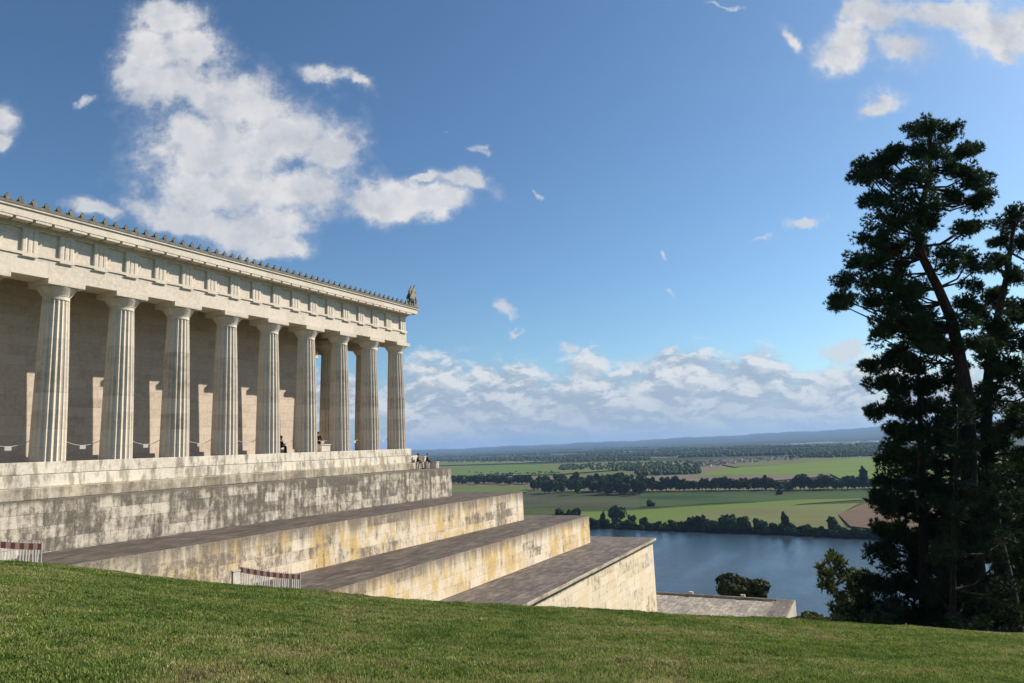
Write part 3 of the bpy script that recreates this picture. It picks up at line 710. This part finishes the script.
kinds = [  # height, width, material, seed, lobes
    (15, 12, m_dist, 1, 7), (18, 11, m_dist, 2, 6), (13, 12, m_distl, 3, 7), (20, 8, m_dist, 4, 5), (17, 13, m_distl, 5, 8), (9, 10, m_dist, 6, 6), (21, 4.2, m_dist, 7, 5), (6, 8, m_distl, 8, 5)]
for (h, w_, m, sd, lb) in kinds:
    V, F = crown_tris(900, w_*.5, w_*.5, h*.47, h*.52, 1.5, sd, lb, .55)
    V2, F2 = crown_tris(160, w_*.33, w_*.33, h*.36, h*.5, 4.5, sd+50, lb, .2)
    V = np.vstack([V, V2]); F = np.vstack([F, F2+len(V)-len(V2)])
    FT.append((trimesh('crown', V, F, m), trunk_mesh(h*.8, .35, sd)))
def far_tree(p, kind, sc, label, group, name='broadleaf_tree'):
    sc *= 1.35
    r = empty(name, (p[0], p[1], p[2]), label, 'tree', group, random.uniform(0, 6.28)); r.scale = (sc*random.uniform(.9, 1.15),)*2+(sc,)
    link('crown', FT[kind][0], r); link('trunk', FT[kind][1], r); return r
lab_bank = {2: ('pale green bushy tree standing on the far river bank', 'pale trees along the far river bank'), 0: ('dark rounded tree or bush standing at the water edge of the far river bank', 'dark trees along the far river bank')}
def bank_lab(k): return ('pale green bushy tree standing on the far river bank', 'pale trees along the far river bank') if k in (2, 4, 7) else ('dark rounded tree standing on the far river bank', 'dark trees along the far river bank')
x = 530.
def wy(x): return np.interp(x, [480, 590, 655, 757, 851, 960], [521, 526, 528.8, 532.2, 536.3, 541])
while x < 930:
    gap = (752 < x < 757) or (794 < x < 799)
    if not gap:
        k = random.choice([0, 1, 5, 5, 2, 4, 2, 4, 0])
        sc = random.uniform(.26, .50)
        if 690 < x < 800: sc = random.uniform(.5, .8)
        if 575 < x < 585: continue_ = 0
        p = at_z(x, wy(x)-random.uniform(.2, 1.2), ZP); l, g = bank_lab(k); far_tree(p, k, sc, l, g)
    x += random.uniform(4.2, 8.)
for (x, k, sc, lb) in [(617, 4, 1.15, 'tall pale green tree on the far river bank, right of the terrace corners'), (604, 3, .6, None), (633, 1, .6, None), (645, 0, .6, None), (732, 1, .75, None), (745, 0, .8, None), (722, 0, .7, None), (574, 2, 1.1, 'pale bushy tree on the far river bank just above the second lowest terrace'), (560, 0, 1.0, None), (833, 1, .75, 'dark tree on the far river bank in front of the brown ploughed field'), (785, 3, .75, None), (700, 1, .55, None)]:
    p = at_z(x, wy(x)-1.2, ZP)
    l, g = bank_lab(k); far_tree(p, k, sc, lb or l, None if lb else g)
# low shrubs fill along the bank
x = 528.
while x < 940:
    if not ((752.5 < x < 757) or (794.5 < x < 798.5)):
        p = at_z(x, wy(x)+.1, ZP); k = random.choice([5, 7, 5]); l, g = 'low shrub filling the row along the far river bank', 'shrubs along the far river bank'
        far_tree(p, k, random.uniform(.5, .8), l, g, 'shrub')
    x += random.uniform(4, 7)
# lone field trees
far_tree(at_z(780, 495, ZP), 5, .8, 'small lone dark tree in the shaded green field behind the river', None)
far_tree(at_z(650.5, 507, ZP), 5, .8, 'small lone dark bush at the left end of the green field behind the river', None)
# middle hedgerow
x = 640.
while x < 940:
    k = random.choice([0, 1, 0, 4, 0]); yb = np.interp(x, [640, 870, 940], [492.2, 490, 489])
    if 771 < x < 795: k = 2
    p = at_z(x, yb-random.uniform(0, 1.5), ZP)
    sc = random.uniform(.8, 1.15)*(1.15 if k != 6 else 1.2)
    if k == 4: far_tree(p, 0, sc*1.15, 'dark tree in the long hedgerow across the middle of the valley', 'dark trees in the middle hedgerow')
    elif k == 2: far_tree(p, k, .95, 'pale brownish tree in the long hedgerow across the middle of the valley', 'pale trees in the middle hedgerow')
    else: far_tree(p, k, sc, 'dark tree in the long hedgerow across the middle of the valley', 'dark trees in the middle hedgerow')
    x += random.uniform(3.2, 5.8)
far_tree(at_z(865, 489, ZP), 6, 1.65, 'tall slim poplar rising above the hedgerow left of the big pine', None)
far_tree(at_z(766, 491, ZP), 6, 1.2, 'narrow dark poplar in the middle of the hedgerow', None)
# grove left of it
for k in range(88):
    x = random.uniform(531, 645); yb = random.uniform(484, 495.5)
    if x < 545 and yb > 490: yb -= 4
    p = at_z(x, yb+.0, ZP); far_tree(p, random.choice([0, 1, 0, 1, 4 if k % 5 == 0 else 1]), random.uniform(1.0, 1.35), 'tree in the dense grove across the river, above the terrace corners', 'trees of the dense grove across the river')
for k in range(50):
    x = 448+k*1.7+random.uniform(-1, 1); p = at_z(x, random.uniform(482.5, 485), ZP); far_tree(p, random.choice([0, 1, 0]), random.uniform(.8, 1.1), 'dark tree in the row behind the pale strip, right of the uppermost terrace', 'trees of the row right of the uppermost terrace')
# far woods: stuff
def woods(name, spots, label):
    Vs = []; Fs = []; o = 0
    for (x, y, h, w_) in spots:
        p = at_z(x, y, ZP); g = rng
        n = 9
        th = np.arange(8)*math.pi/4
        ringz = [0, .35, .75, 1.0]; rr_ = [.75, 1., .72, .12]
        V = []
        for zz, rq in zip(ringz, rr_):
            jit = g.uniform(.65, 1.25, 8)
            V.append(np.stack([p[0]+np.cos(th)*w_*.5*rq*jit, p[1]+np.sin(th)*w_*.5*rq*jit, p[2]+h*(zz+g.uniform(-.08, .08, 8)*(zz > 0))], -1))
        V = np.vstack(V); F = []
        for i in range(3):
            for k in range(8): F.append((o+i*8+k, o+i*8+(k+1) % 8, o+(i+1)*8+(k+1) % 8, o+(i+1)*8+k))
        F.append(tuple(o+24+k for k in (0, 2, 4, 6)))
        Vs.append(V); Fs += F; o += 32
    me = trimesh(name, np.vstack(Vs), np.array(Fs), m_dist); tag(link(name, me), label, 'wood', kind='stuff')
def band(n, x0, x1, ya, yb, h=(10, 18), w=(10, 20), dens=None):
    out = []
    while len(out) < n:
        u = random.random(); x = x0+(x1-x0)*u; f = random.random(); y = (ya[0]+(ya[1]-ya[0])*u)*(1-f)+(yb[0]+(yb[1]-yb[0])*u)*f
        if n > 1000 and math.sin(x*.045+y*1.5)+math.sin(x*.019-y*2.3+2)+.5*math.sin(x*.11+y*4.) < .15: continue
        out.append((x, y, random.uniform(*h), random.uniform(*w)))
    return out
woods('wood', band(2600, 430, 960, (462.5, 452), (453, 444), (11, 18), (14, 30)), 'wide dark wood stretching across the far plain')
woods('wood', band(900, 660, 960, (456, 454), (451, 447), (11, 18), (12, 24)), 'wooded belt behind the village in the plain')
woods('wood', band(420, 560, 700, (471, 471.5), (466, 462), (9, 14), (9, 16)), 'patch of trees round the village on the plain')
woods('wood', band(160, 635, 700, (476, 474), (471, 471), (9, 15), (9, 15)), 'patch of dark trees left of the bright green field')
woods('wood', band(1100, 430, 960, (454, 446), (450.5, 443.5), (10, 20), (30, 70)), 'thin wooded strips far out on the plain')
woods('wood', band(170, 790, 900, (458, 457), (455, 454), (9, 14), (9, 18)), 'line of trees along the far edge of the bright green field')
woods('wood', band(120, 430, 560, (480, 474), (478, 472), (5, 9), (7, 12)), 'scattered orchard trees in the pale fields')
woods('wood', band(500, 430, 650, (463, 461), (459, 457), (9, 15), (12, 24)), 'strip of woodland behind the pale fields on the left')
# distant houses
m_wallw = flat('house_render', (.62, .58, .52), .8, .1, .1); m_tile = flat('roof_tiles', (.13, .065, .05), .8, .2, .1); m_hall = flat('hall_cladding', (.75, .76, .78), .5, .08, .01)
mb = MB(); mb.box(-6, 6, -4.5, 4.5, 0, 5.5); me_w = mb.mesh('wall', m_wallw)
mb = MB(); mb.add([(-6.4, -5, 5.5), (6.4, -5, 5.5), (6.4, 5, 5.5), (-6.4, 5, 5.5), (-6.4, 0, 9.6), (6.4, 0, 9.6)], [(0, 1, 5, 4), (2, 3, 4, 5), (1, 2, 5), (3, 0, 4), (0, 3, 2, 1)]); me_r = mb.mesh('roof', m_tile)
for k in range(190):
    if k < 80 or k >= 110: x = random.gauss(725, 48); y = np.interp(x, [620, 700, 760, 830], [468, 466.5, 462, 457.5])-random.uniform(-1, 4.5)
    elif k < 95: x = random.uniform(600, 660); y = random.uniform(463, 468)
    else: x = random.uniform(450, 520); y = random.uniform(473, 476)
    p = at_z(x, y, ZP); r = empty('house', p, 'small pale house with a reddish roof in the village on the plain' if k < 95 or k >= 110 else 'small house among the orchard trees right of the uppermost terrace', 'house', 'houses of the distant village' if k < 95 or k >= 110 else 'houses near the orchard', random.uniform(0, 3.1))
    link('wall', me_w, r); link('roof', me_r, r); r.scale = (random.uniform(.6, .95),)*3
mb = MB(); mb.box(-55, 55, -22, 22, 0, 12); me_h = mb.mesh('wall', m_hall); mb = MB(); mb.box(-56, 56, -23, 23, 12.003, 13.2); me_hr = mb.mesh('roof', m_hall)
for k in range(22):
    x = np.interp(k, [0, 21], [772, 878])+random.uniform(-3, 3); y = np.interp(x, [772, 880], [443.7, 439.8])+random.uniform(-.4, .6)
    p = at_z(x, y+2.3, ZP); r = empty('factory_hall', p, 'long white flat-roofed hall in the industrial strip near the horizon', 'hall', 'white halls near the horizon', random.uniform(1.2, 1.9)); r.scale = (random.uniform(.7, 1.9), 1, random.uniform(.7, 1.25))
    link('wall', me_h, r); link('roof', me_hr, r)

# ------------------------------------------------------------------ near trees
def tufts(centers, dirs, L, W, per, g):
    n = len(centers); C = np.repeat(centers, per, 0); D = np.repeat(dirs, per, 0)+g.normal(0, .55, (n*per, 3)); D /= np.linalg.norm(D, axis=1)[:, None]
    a = np.cross(D, g.normal(size=(n*per, 3))); a /= np.linalg.norm(a, axis=1)[:, None]
    l = L*g.uniform(.6, 1.25, n*per)[:, None]; w = W*g.uniform(.7, 1.3, n*per)[:, None]
    V = np.empty((3*n*per, 3)); V[0::3] = C-a*w*.5; V[1::3] = C+a*w*.5; V[2::3] = C+D*l
    return V, np.arange(3*n*per).reshape(-1, 3)
def near_tree(name, label, trunk_px, dep, rad, clumps, m, dens=1., L=.22, W=.05, per=8, seed=1, flatz=.8, zspread=1.0, ddep=None, branch=True, bias=.5):
    g = np.random.default_rng(seed); rd = random.Random(seed)
    T = [at_d(x, y, dep+(ddep[i] if ddep else 0)) for i, (x, y) in enumerate(trunk_px)]
    gz = float(hill(T[0][0], T[0][1]))
    base = np.array([T[0][0], T[0][1], gz-.3]); 
    if T[0][2] > gz-.2: T = [base]+T
    root = empty(name, tuple(base), label, 'tree')
    n = len(T); rads = [rad*(1-.82*(i/(n-1))**1.1) for i in range(n)]
    Tp = [];  Rp = []
    for i in range(n-1):                                              # densify the stem a little
        for u in (0, .5): Tp.append(T[i]*(1-u)+T[i+1]*u); Rp.append(rads[i]*(1-u)+rads[i+1]*u)
    Tp.append(T[-1]); Rp.append(rads[-1])
    bm_ = MB(); bm_.tube(Tp, Rp, 12)
    ppm = FPX/dep; allc = []; alld = []
    TT = np.array(Tp)
    for (cx, cy, rx, ry) in clumps:
        c = at_d(cx, cy, dep+rd.uniform(-1, 1)*zspread*min(3.2, 1.2+rx/ppm)); R = np.array([rx, rx, ry*1.0])/ppm
        # sub-clumps: small branch-end sprays
        ns = max(3, int(9*R[0]*R[2]*dens)+3)
        dd = g.normal(size=(ns, 3)); dd /= np.linalg.norm(dd, axis=1)[:, None]
        sc = c+dd*R*(g.random(ns)**.4)[:, None]
        # limb from the stem
        lower = TT[TT[:, 2] < c[2]+.4]
        if not len(lower): lower = TT[:1]
        if branch and len(lower):
            k = np.argmin(np.linalg.norm(lower-np.array([c[0], c[1], c[2]-.45*np.linalg.norm(lower[:, :2]-c[:2], axis=1).min()]), axis=1)); s0 = lower[k]
            mid = (s0+c)/2+np.array([0, 0, -.12*np.linalg.norm(c-s0)])+g.normal(0, .12, 3); q = min(.09, .03+.02*np.linalg.norm(c-s0))
            bm_.tube([s0, mid, c], [q, q*.7, q*.35], 6, False)
        for s_ in sc:
            if branch: bm_.tube([c, (c+s_)/2+g.normal(0, .05, 3), s_], [.028, .018, .008], 4, False)
            k = int(34*dens*rd.uniform(.6, 1.3)); e = g.normal(size=(k, 3)); e /= np.linalg.norm(e, axis=1)[:, None]
            rr_ = rd.uniform(.36, .66); pts = s_+e*np.array([rr_, rr_, rr_*flatz])*(g.random(k)**.45)[:, None]
            allc.append(pts); alld.append(e*.8+np.array([0, 0, bias]))
    adopt(bm_.build('trunk', m_bark, None, True), root)
    V, F = tufts(np.vstack(allc), np.vstack(alld), L, W, per, g)
    o = link('crown', trimesh('crown', V, F, m)); adopt(o, root)
    print(name, len(F)); return root
A = [(930,128,15,9),(915,134,9,8),(945,135,15,9),(932,148,22,10),(960,152,16,8),(972,148,9,5),(905,152,22,9),(885,158,14,8),(868,163,10,8),(862,175,12,8),(880,178,20,9),(910,175,22,10),(945,170,22,9),(972,176,16,9),(985,186,11,7),(868,200,11,10),(890,198,18,10),(918,200,20,10),(950,196,14,7),(972,205,14,8),(985,196,7,6),(880,222,20,11),(905,222,18,9),(935,220,16,8),(960,232,15,7),(974,228,8,6),(872,245,18,10),(895,245,18,10),(858,262,14,10),(880,265,18,10),(905,262,12,6),(845,280,14,10),(835,300,9,7),(846,296,12,10),(866,282,14,8),(890,285,14,9),(882,305,10,8),(905,300,14,9),(925,290,12,7),(960,252,12,6),(980,262,12,7),(895,325,16,10),(880,338,8,8),(915,322,14,9),(935,330,14,8),(960,300,10,6),(975,285,12,7),(978,315,12,8),(905,345,18,8),(915,255,12,7),(900,275,12,7),(870,300,10,7),(940,342,14,7),(925,345,14,8),(925,215,12,7),(905,182,14,7),(935,158,14,7)]
A += [(938,250,11,7),(955,268,12,7),(905,288,14,8),(925,312,12,7),(900,310,13,8),(880,322,12,8),(962,320,13,8),(972,340,13,8),(975,300,9,6),(912,235,14,7),(888,250,12,7),(905,330,16,8),(940,325,10,6)]
_r = random.Random(99)
A = [(x+_r.uniform(-3, 3), y+_r.uniform(-3, 3), rx, ry) for x, y, rx, ry in A]
A += [(x*.55+x2*.45, y*.55+y2*.45, 7, 6) for (x, y, _, _), (x2, y2, _, _) in zip(A[:-1], A[1:]) if abs(x-x2) < 26 and abs(y-y2) < 14]
near_tree('pine_tree', 'tallest dark pine, with a reddish leaning upper trunk and open spreading crown', [(980, 634), (977, 575), (969, 506), (969, 440), (965, 385), (957, 345), (951, 318), (938, 288), (923, 258), (917, 235), (922, 205), (930, 170), (930, 132)], 47, .58, A, m_pine, 1.15, seed=3, L=.24, W=.055, per=11)
B = [(1010,222,12,8),(1020,212,10,7),(1004,240,14,8),(1022,245,12,9),(1000,262,14,8),(1018,275,14,9),(1035,230,14,10),(1045,260,16,10),(998,290,14,8),(1020,305,16,9),(1042,300,16,10),(992,320,15,8),(1012,335,16,9),(1038,340,18,10),(985,350,15,9),(1008,365,18,10),(1035,378,18,10),(995,392,16,9),(1020,410,16,9),(1048,420,18,10),(1000,432,14,8),(1025,455,16,8),(1060,320,18,12),(1065,380,18,12),(1012,485,14,7),(1040,500,16,9)]
B += [(x+_r.uniform(-9, 9), y+11, rx*.7, 7) for x, y, rx, ry in B if y > 285]
near_tree('pine_tree', 'dark pine cut by the right edge of the photo, beside the tallest pine', [(1016, 644), (1008, 593), (994, 532), (987, 456), (986, 400), (992, 340), (1006, 280), (1014, 225)], 50, .66, B, m_pine, 1.2, seed=5, L=.25, W=.06, per=11)
C = [(975,420,16,12),(978,450,18,13),(975,480,18,13),(972,510,18,13),(985,540,18,13),(978,545,16,12),(970,600,20,13),(965,395,16,12),(940,350,16,9),(925,340,14,8),(892,362,18,10),(872,366,12,6),(915,365,18,11),(880,385,14,8),(902,388,20,11),(935,385,18,11),(955,372,14,9),(895,408,14,9),(880,412,11,6),(920,412,20,11),(948,410,16,11),(900,432,18,10),(925,435,22,12),(955,438,16,12),(893,455,16,10),(915,460,20,12),(945,465,20,13),(900,480,20,10),(930,488,22,13),(955,498,16,12),(885,500,13,8),(905,508,20,12),(935,515,22,13),(960,530,16,12),(878,530,12,6),(895,535,18,11),(925,542,24,13),(955,560,18,13),(880,555,14,8),(905,562,22,12),(935,570,22,14),(885,582,20,11),(912,590,22,12),(945,598,22,12),(880,605,22,11),(910,614,24,10),(945,622,26,10),(865,618,18,8),(980,610,14,10),(1000,618,16,10)]
C = [(x, y, rx, ry*1.08) for x, y, rx, ry in C]
near_tree('conifer_tree', 'broad very dark conifer filling the space left of the pine trunks down to the lawn', [(925, 640), (924, 560), (922, 480), (920, 410), (918, 362)], 49, .45, C, m_fir, 1.15, seed=9, L=.28, W=.075, per=10)
near_tree('conifer_tree', 'dark young conifer between the two pine trunks', [(994, 640), (996, 590), (996, 520), (994, 450)], 53, .25, [(990,455,12,12),(1000,480,14,12),(985,500,14,12),(1003,515,16,12),(988,540,16,13),(1008,560,18,13),(990,585,20,13),(1010,605,22,12),(975,575,12,12),(965,605,14,10),(1030,590,20,14)], m_fir, .6, seed=12, L=.34, W=.09)
near_tree('conifer_tree', 'dark conifer filling the lower right edge behind the thick pine trunk', [(1040, 650), (1040, 560), (1038, 470), (1036, 420)], 57, .3, [(1030,430,16,12),(1045,450,18,12),(1020,470,18,12),(1042,490,20,13),(1016,505,16,11),(1034,525,22,13),(1050,550,22,14),(1022,550,18,11),(1040,580,24,13),(1020,600,20,12),(1045,615,24,13),(1008,622,22,10),(985,622,18,10)], m_fir, 1.0, seed=14, L=.30, W=.09, per=10)
near_tree('shrub_tree', 'small olive green broadleaf tree leaning out over the water, left of the dark conifer', [(868, 640), (866, 610), (858, 590), (848, 570), (842, 562)], 52, .16, [(838,562,11,7),(828,572,8,6),(845,575,12,8),(832,590,10,8),(850,592,13,9),(862,580,10,7),(838,605,12,8),(868,600,14,8),(855,612,16,8),(872,588,8,6)], m_broad, .55, L=.34, W=.20, per=5, seed=15)
near_tree('shrub_tree', 'sunlit green broadleaf tree seen through the pine trunks', [(1020, 660), (1016, 600), (1010, 560)], 60, .2, [(1008,560,14,12),(1022,580,14,12),(1000,590,14,12),(1018,610,16,12),(985,600,12,10),(1035,560,16,14),(975,580,10,8),(1012,530,12,10)], m_broad2, .5, L=.40, W=.24, per=5, seed=17)
near_tree('conifer_tree', 'dark spreading conifer in front of the pine trunks, its sprays reaching the lawn', [(952, 640), (953, 590), (954, 520), (956, 450), (957, 410)], 44, .22,
 [(955,405,14,10),(972,418,14,9),(945,425,14,9),(985,440,14,9),(962,445,16,10),(940,452,14,9),(975,465,18,10),(1000,470,14,9),(950,478,16,10),(985,492,16,9),(965,505,18,10),(1005,505,14,9),(940,505,14,9),(955,528,18,10),(985,522,16,9),(1012,535,14,9),(970,548,20,10),(940,552,16,10),(1000,560,16,9),(955,572,20,10),(985,582,18,10),(1012,585,14,10),(935,585,16,10),(965,598,22,10),(995,608,20,9),(1020,612,16,9),(945,612,22,10),(970,622,24,8),(915,618,22,9)], m_fir, .55, seed=19, L=.26, W=.065, per=10)
def low_bush(name, label, cx, cy, dep, rx, ry, m, n=900, s=.35, seed=1, lobes=7):
    c = at_d(cx, cy, dep); ppm = FPX/dep; gz = float(hill(c[0], c[1])); 
    root = empty(name, (c[0], c[1], min(gz, c[2])), label, 'tree' if 'tree' in name else 'bush')
    H = c[2]-root.location[2]
    V, F = crown_tris(n, rx/ppm, rx/ppm, ry/ppm, H, s, seed, lobes, .55); link('crown', trimesh('crown', V, F, m), root)
    mb = MB(); mb.tube([(0, 0, -.5), (.1, 0, H*.6), (0, .1, H)], [.3, .22, .08], 8)
    for k in range(5): mb.tube([(0, 0, H*.7), (math.cos(k*1.3)*rx/ppm*.5, math.sin(k*1.3)*rx/ppm*.5, H+ry/ppm*.2)], [.1, .03], 5)
    mb.build('trunk', m_bark, root)
low_bush('round_tree', 'small dark round tree rising behind the low stone platform, against the river', 745, 591, 112, 24, 14, mat('round_tree_leaves', leaf_fn((.016, .03, .012), (.05, .06, .022), .5, .2), .8, .2), 3600, .55, 21, 9)
low_bush('bush', 'low green bush at the right end of the stone platform behind the lawn crest', 815, 619, 60, 20, 6, m_broad2, 1200, .25, 23)
low_bush('bush', 'low olive bush at the lawn crest under the leaning broadleaf tree', 848, 619, 50, 26, 9, m_broad, 1900, .25, 24)
low_bush('bush', 'dark bush at the lawn crest in front of the dark conifer', 884, 620, 46, 26, 12, m_fir, 2200, .25, 25)

# ------------------------------------------------------------------ haze
mb = MB(); mb.box(-43500, 43500, -43500, 43500, -105, 480)
hz = mb.build('haze', None); hm = bpy.data.materials.new('haze'); hm.use_nodes = True
t = NT(hm.node_tree); t.n.remove(t.n['Principled BSDF']); v = t.new('ShaderNodeVolumePrincipled')
v.inputs['Color'].default_value = (.36, .57, .95, 1); v.inputs['Density'].default_value = 3.8e-5; v.inputs['Anisotropy'].default_value = .1
t.l.new(v.outputs[0], t.n['Material Output'].inputs['Volume']); hz.data.materials.clear(); hz.data.materials.append(hm); tag(hz, kind='stuff'); hz['label'] = 'thin pale blue haze over the valley'; hz['category'] = 'haze'

# ------------------------------------------------------------------ light
PHI, EL = R_(38), R_(34.4)
sd = np.array([math.cos(EL)*math.cos(PHI), -math.cos(EL)*math.sin(PHI), math.sin(EL)])
L = bpy.data.lights.new('sun', 'SUN'); L.energy = 4.9; L.angle = R_(.55); L.color = (1., .90, .76)
lo = bpy.data.objects.new('sun', L); COL.objects.link(lo); lo.rotation_euler = Vector(-sd).to_track_quat('-Z', 'Y').to_euler()
W = bpy.data.worlds.new('World'); S.world = W; W.use_nodes = True; t = NT(W.node_tree)
bg = W.node_tree.nodes['Background']; sky = t.new('ShaderNodeTexSky', sky_type='NISHITA'); sky.sun_disc = False
sky.sun_elevation = EL; sky.sun_rotation = math.atan2(sd[0], sd[1]); sky.altitude = 350; sky.air_density = 1.0; sky.dust_density = .9; sky.ozone_density = 1.8
D = t.vm('NORMALIZE', t.new('ShaderNodeTexCoord').outputs['Generated'])
fwd = t.vm('DOT_PRODUCT', D, tuple(Hf)); fw = t.m('MAXIMUM', fwd, .05)
u = t.m('DIVIDE', t.vm('DOT_PRODUCT', D, tuple(R0)), fw); vv = t.m('DIVIDE', t.sep(D)[2], fw)
UV = t.xyz(u, vv, 0.)
warp = t.new('ShaderNodeTexNoise'); t.put(warp.inputs['Vector'], UV); warp.inputs['Scale'].default_value = 6.; warp.inputs['Detail'].default_value = 8.; warp.inputs['Roughness'].default_value = .62
wv = t.vm('SCALE', t.vm('SUBTRACT', warp.outputs['Color'], (.5, .5, .5)), scale=.13)
UW = t.vm('ADD', UV, wv)
def puv(x, y): d = ray(x, y); return np.array([d@R0, d[2]])/(d@Hf)
def ell(lst):
    f = None
    for e in lst:
        x, y, rx, ry = e[:4]; rot = e[4] if len(e) > 4 else 0; amp = e[5] if len(e) > 5 else 1.
        c = puv(x, y); cr, sr = math.cos(R_(rot)), math.sin(R_(rot))
        rx *= 1.12; ry *= 1.15; ax = (puv(x+10*cr, y-10*sr)-c)/10*rx; ay = (puv(x-10*sr*1., y-10*cr)-c)/10*ry
        Mx = np.linalg.inv(np.array([[ax[0], ay[0]], [ax[1], ay[1]]]))
        d = t.vm('SUBTRACT', UW, (c[0], c[1], 0))
        q = t.xyz(t.vm('DOT_PRODUCT', d, (Mx[0, 0], Mx[0, 1], 0)), t.vm('DOT_PRODUCT', d, (Mx[1, 0], Mx[1, 1], 0)), 0.)
        g = t.m('MULTIPLY', t.m('SUBTRACT', 1., t.vm('LENGTH', q)), amp)
        f = g if f is None else t.m('SMOOTH_MAX', f, g, .30)
    return f
big = [(150,50,36,30),(205,95,46,30),(165,12,42,22),(190,50,38,26),(165,85,52,36),(130,75,22,26),(240,95,60,34),(285,125,62,34),(225,145,80,36),(335,150,36,20),(330,70,30,9,-10,.7),(365,80,16,7,-40,.7),(215,185,72,32),(300,190,62,30),(250,225,62,28),(280,250,34,16),(190,215,70,18,-14),(95,207,28,10,-8),(390,195,40,22),(425,203,46,18),(465,188,36,13,-14),(425,178,18,8)]
oth = [(8,112,24,18),(0,135,18,12),(-30,120,40,25),(845,45,32,26),(880,20,40,24),(940,15,60,18),(1000,35,50,26),(1060,30,60,30),(1005,60,18,8,0,.8),(862,12,26,14),(877,102,28,15,18),(785,32,16,6,-40,.55),(905,50,40,16,0,.6)]
sm = [(505,312,16,11,-10,.8),(768,241,15,6,8,.55),(798,225,20,5,5,.4),(657,255,5,5,0,.5),(519,338,8,4,-30,.5),(571,349,8,4,0,.5),(843,348,36,11,-5,1.),(535,191,6,4,0,.4),(480,150,8,9,40,.3),(449,124,4,3,0,.45),(725,2,18,4,0,.5),(667,297,5,3,0,.4),(85,100,14,8,0,.5)]
bank = [(330,400,70,36),(430,395,60,34),(500,385,60,30),(590,388,70,34),(670,380,80,34),(750,378,80,32),(830,385,80,34),(930,390,90,38),(1060,390,90,40),(620,405,330,36,3,1.25),(600,430,420,14,3,.8),(180,420,200,40)]
fb = t.noise(UV, 7.5, 11, .66); fb2 = t.noise(UW, 22., 6, .6)
ldir = np.array([.9, .55])*.018
UWs = t.vm('ADD', UV, (ldir[0], ldir[1], 0)); fbs = t.noise(UWs, 7.5, 9, .62)
lo0 = t.noise(UV, 13., 7, .58); lo1 = t.noise(UWs, 13., 7, .58)
def dens(field, k0, k1, nz): return t.ss(t.m('ADD', field, t.m('MULTIPLY', t.m('SUBTRACT', nz, .5), k0)), .0, k1)
f_big = t.m('MAXIMUM', ell(big), ell(oth)); f_sm = ell(sm); f_bk = ell(bank)
UB = t.vm('MULTIPLY', t.vm('ADD', UV, t.vm('SCALE', wv, scale=.35)), (1., 2.1, 1.)); nb_ = t.noise(UB, 13., 10, .62, .2); nbs = t.noise(t.vm('ADD', UB, (.006, .018, 0)), 13., 8, .58, .2)
nlow = t.noise(UB, 3.2, 3, .5)
fbx = t.m('ADD', fb, t.m('MULTIPLY', t.m('SUBTRACT', t.noise(UV, 34., 6, .65), .5), .22))
fq = t.m('MULTIPLY', f_big, 1.6)
d1 = t.m('ADD', t.m('MULTIPLY', dens(t.m('SUBTRACT', fq, .12), 3.0, .75, fbx), .62), t.m('MULTIPLY', dens(t.m('ADD', fq, .30), 3.4, 1.25, fbx), .38))
d2 = dens(f_sm, 1.8, .5, fb2); d3 = dens(f_bk, 2.1, .60, nb_)
front = t.ss(fwd, .15, .4)
lit1 = t.ss(t.m('SUBTRACT', lo0, lo1), -.07, .05); core = t.ss(f_big, .15, .75)
rel = t.ss(t.m('SUBTRACT', t.noise(UV, 8., 4, .5), t.noise(t.vm('ADD', UV, (.030, .020, 0)), 8., 4, .5)), -.10, .09)
lit1 = t.m('ADD', t.m('MULTIPLY', lit1, .4), t.m('MULTIPLY', rel, .6))
c1 = t.mix(lit1, (.72, .76, .84, 1), (1.12, 1.09, 1.07, 1)); core = t.ss(t.m('ADD', f_big, t.m('MULTIPLY', t.m('SUBTRACT', t.noise(UV, 5.5, 4, .55), .5), 2.2)), .25, .95)
c1 = t.mix(t.m('MULTIPLY', core, .40), c1, (.74, .775, .84, 1))
c1 = t.mix(t.ss(t.m('ADD', lo0, t.m('MULTIPLY', fb, .5)), .62, .90, 0., .15), c1, (.74, .78, .85, 1))
lit3 = t.ss(t.m('SUBTRACT', nb_, nbs), -.05, .075)
# undersides of the bank are blue grey, tops are white
vbank = t.ss(t.m('ADD', t.m('SUBTRACT', vv, .0), t.m('MULTIPLY', t.m('SUBTRACT', nlow, .5), .14)), .005, .10)
w3 = t.m('ADD', t.m('MULTIPLY', lit3, .6), t.m('MULTIPLY', t.ss(nb_, .44, .60), .6), clamp=True)
c3 = t.mix(t.m('MULTIPLY', w3, t.m('MULTIPLY_ADD', vbank, .55, .45)), (.50, .59, .73, 1), (1.10, 1.09, 1.08, 1))
CS = 6.4
gm = t.new('ShaderNodeGamma'); t.put(gm.inputs[0], sky.outputs[0]); gm.inputs[1].default_value = 1.12
skyc = t.mix(1., gm.outputs[0], (.625, .79, .865, 1), 'MULTIPLY')
def lay(base, d, c, op):
    cc = t.mix(1., c, (CS, CS, CS, 1), 'MULTIPLY'); return t.mix(t.m('MULTIPLY', t.m('MULTIPLY', d, op), front), base, cc)
o_ = lay(skyc, d3, c3, .88); o_ = lay(o_, d2, (.93, .94, .97, 1), .8); o_ = lay(o_, d1, c1, .96)
t.put(bg.inputs['Color'], o_); bg.inputs['Strength'].default_value = .083
W.cycles.sampling_method = 'MANUAL'; W.cycles.sample_map_resolution = 512
S.view_settings.view_transform = 'Standard'; S.view_settings.look = 'None'; S.view_settings.gamma = 1; S.view_settings.exposure = .5
S.render.engine = 'CYCLES'
S.cycles.volume_bounces = 1; S.cycles.max_bounces = 6; S.cycles.transparent_max_bounces = 8
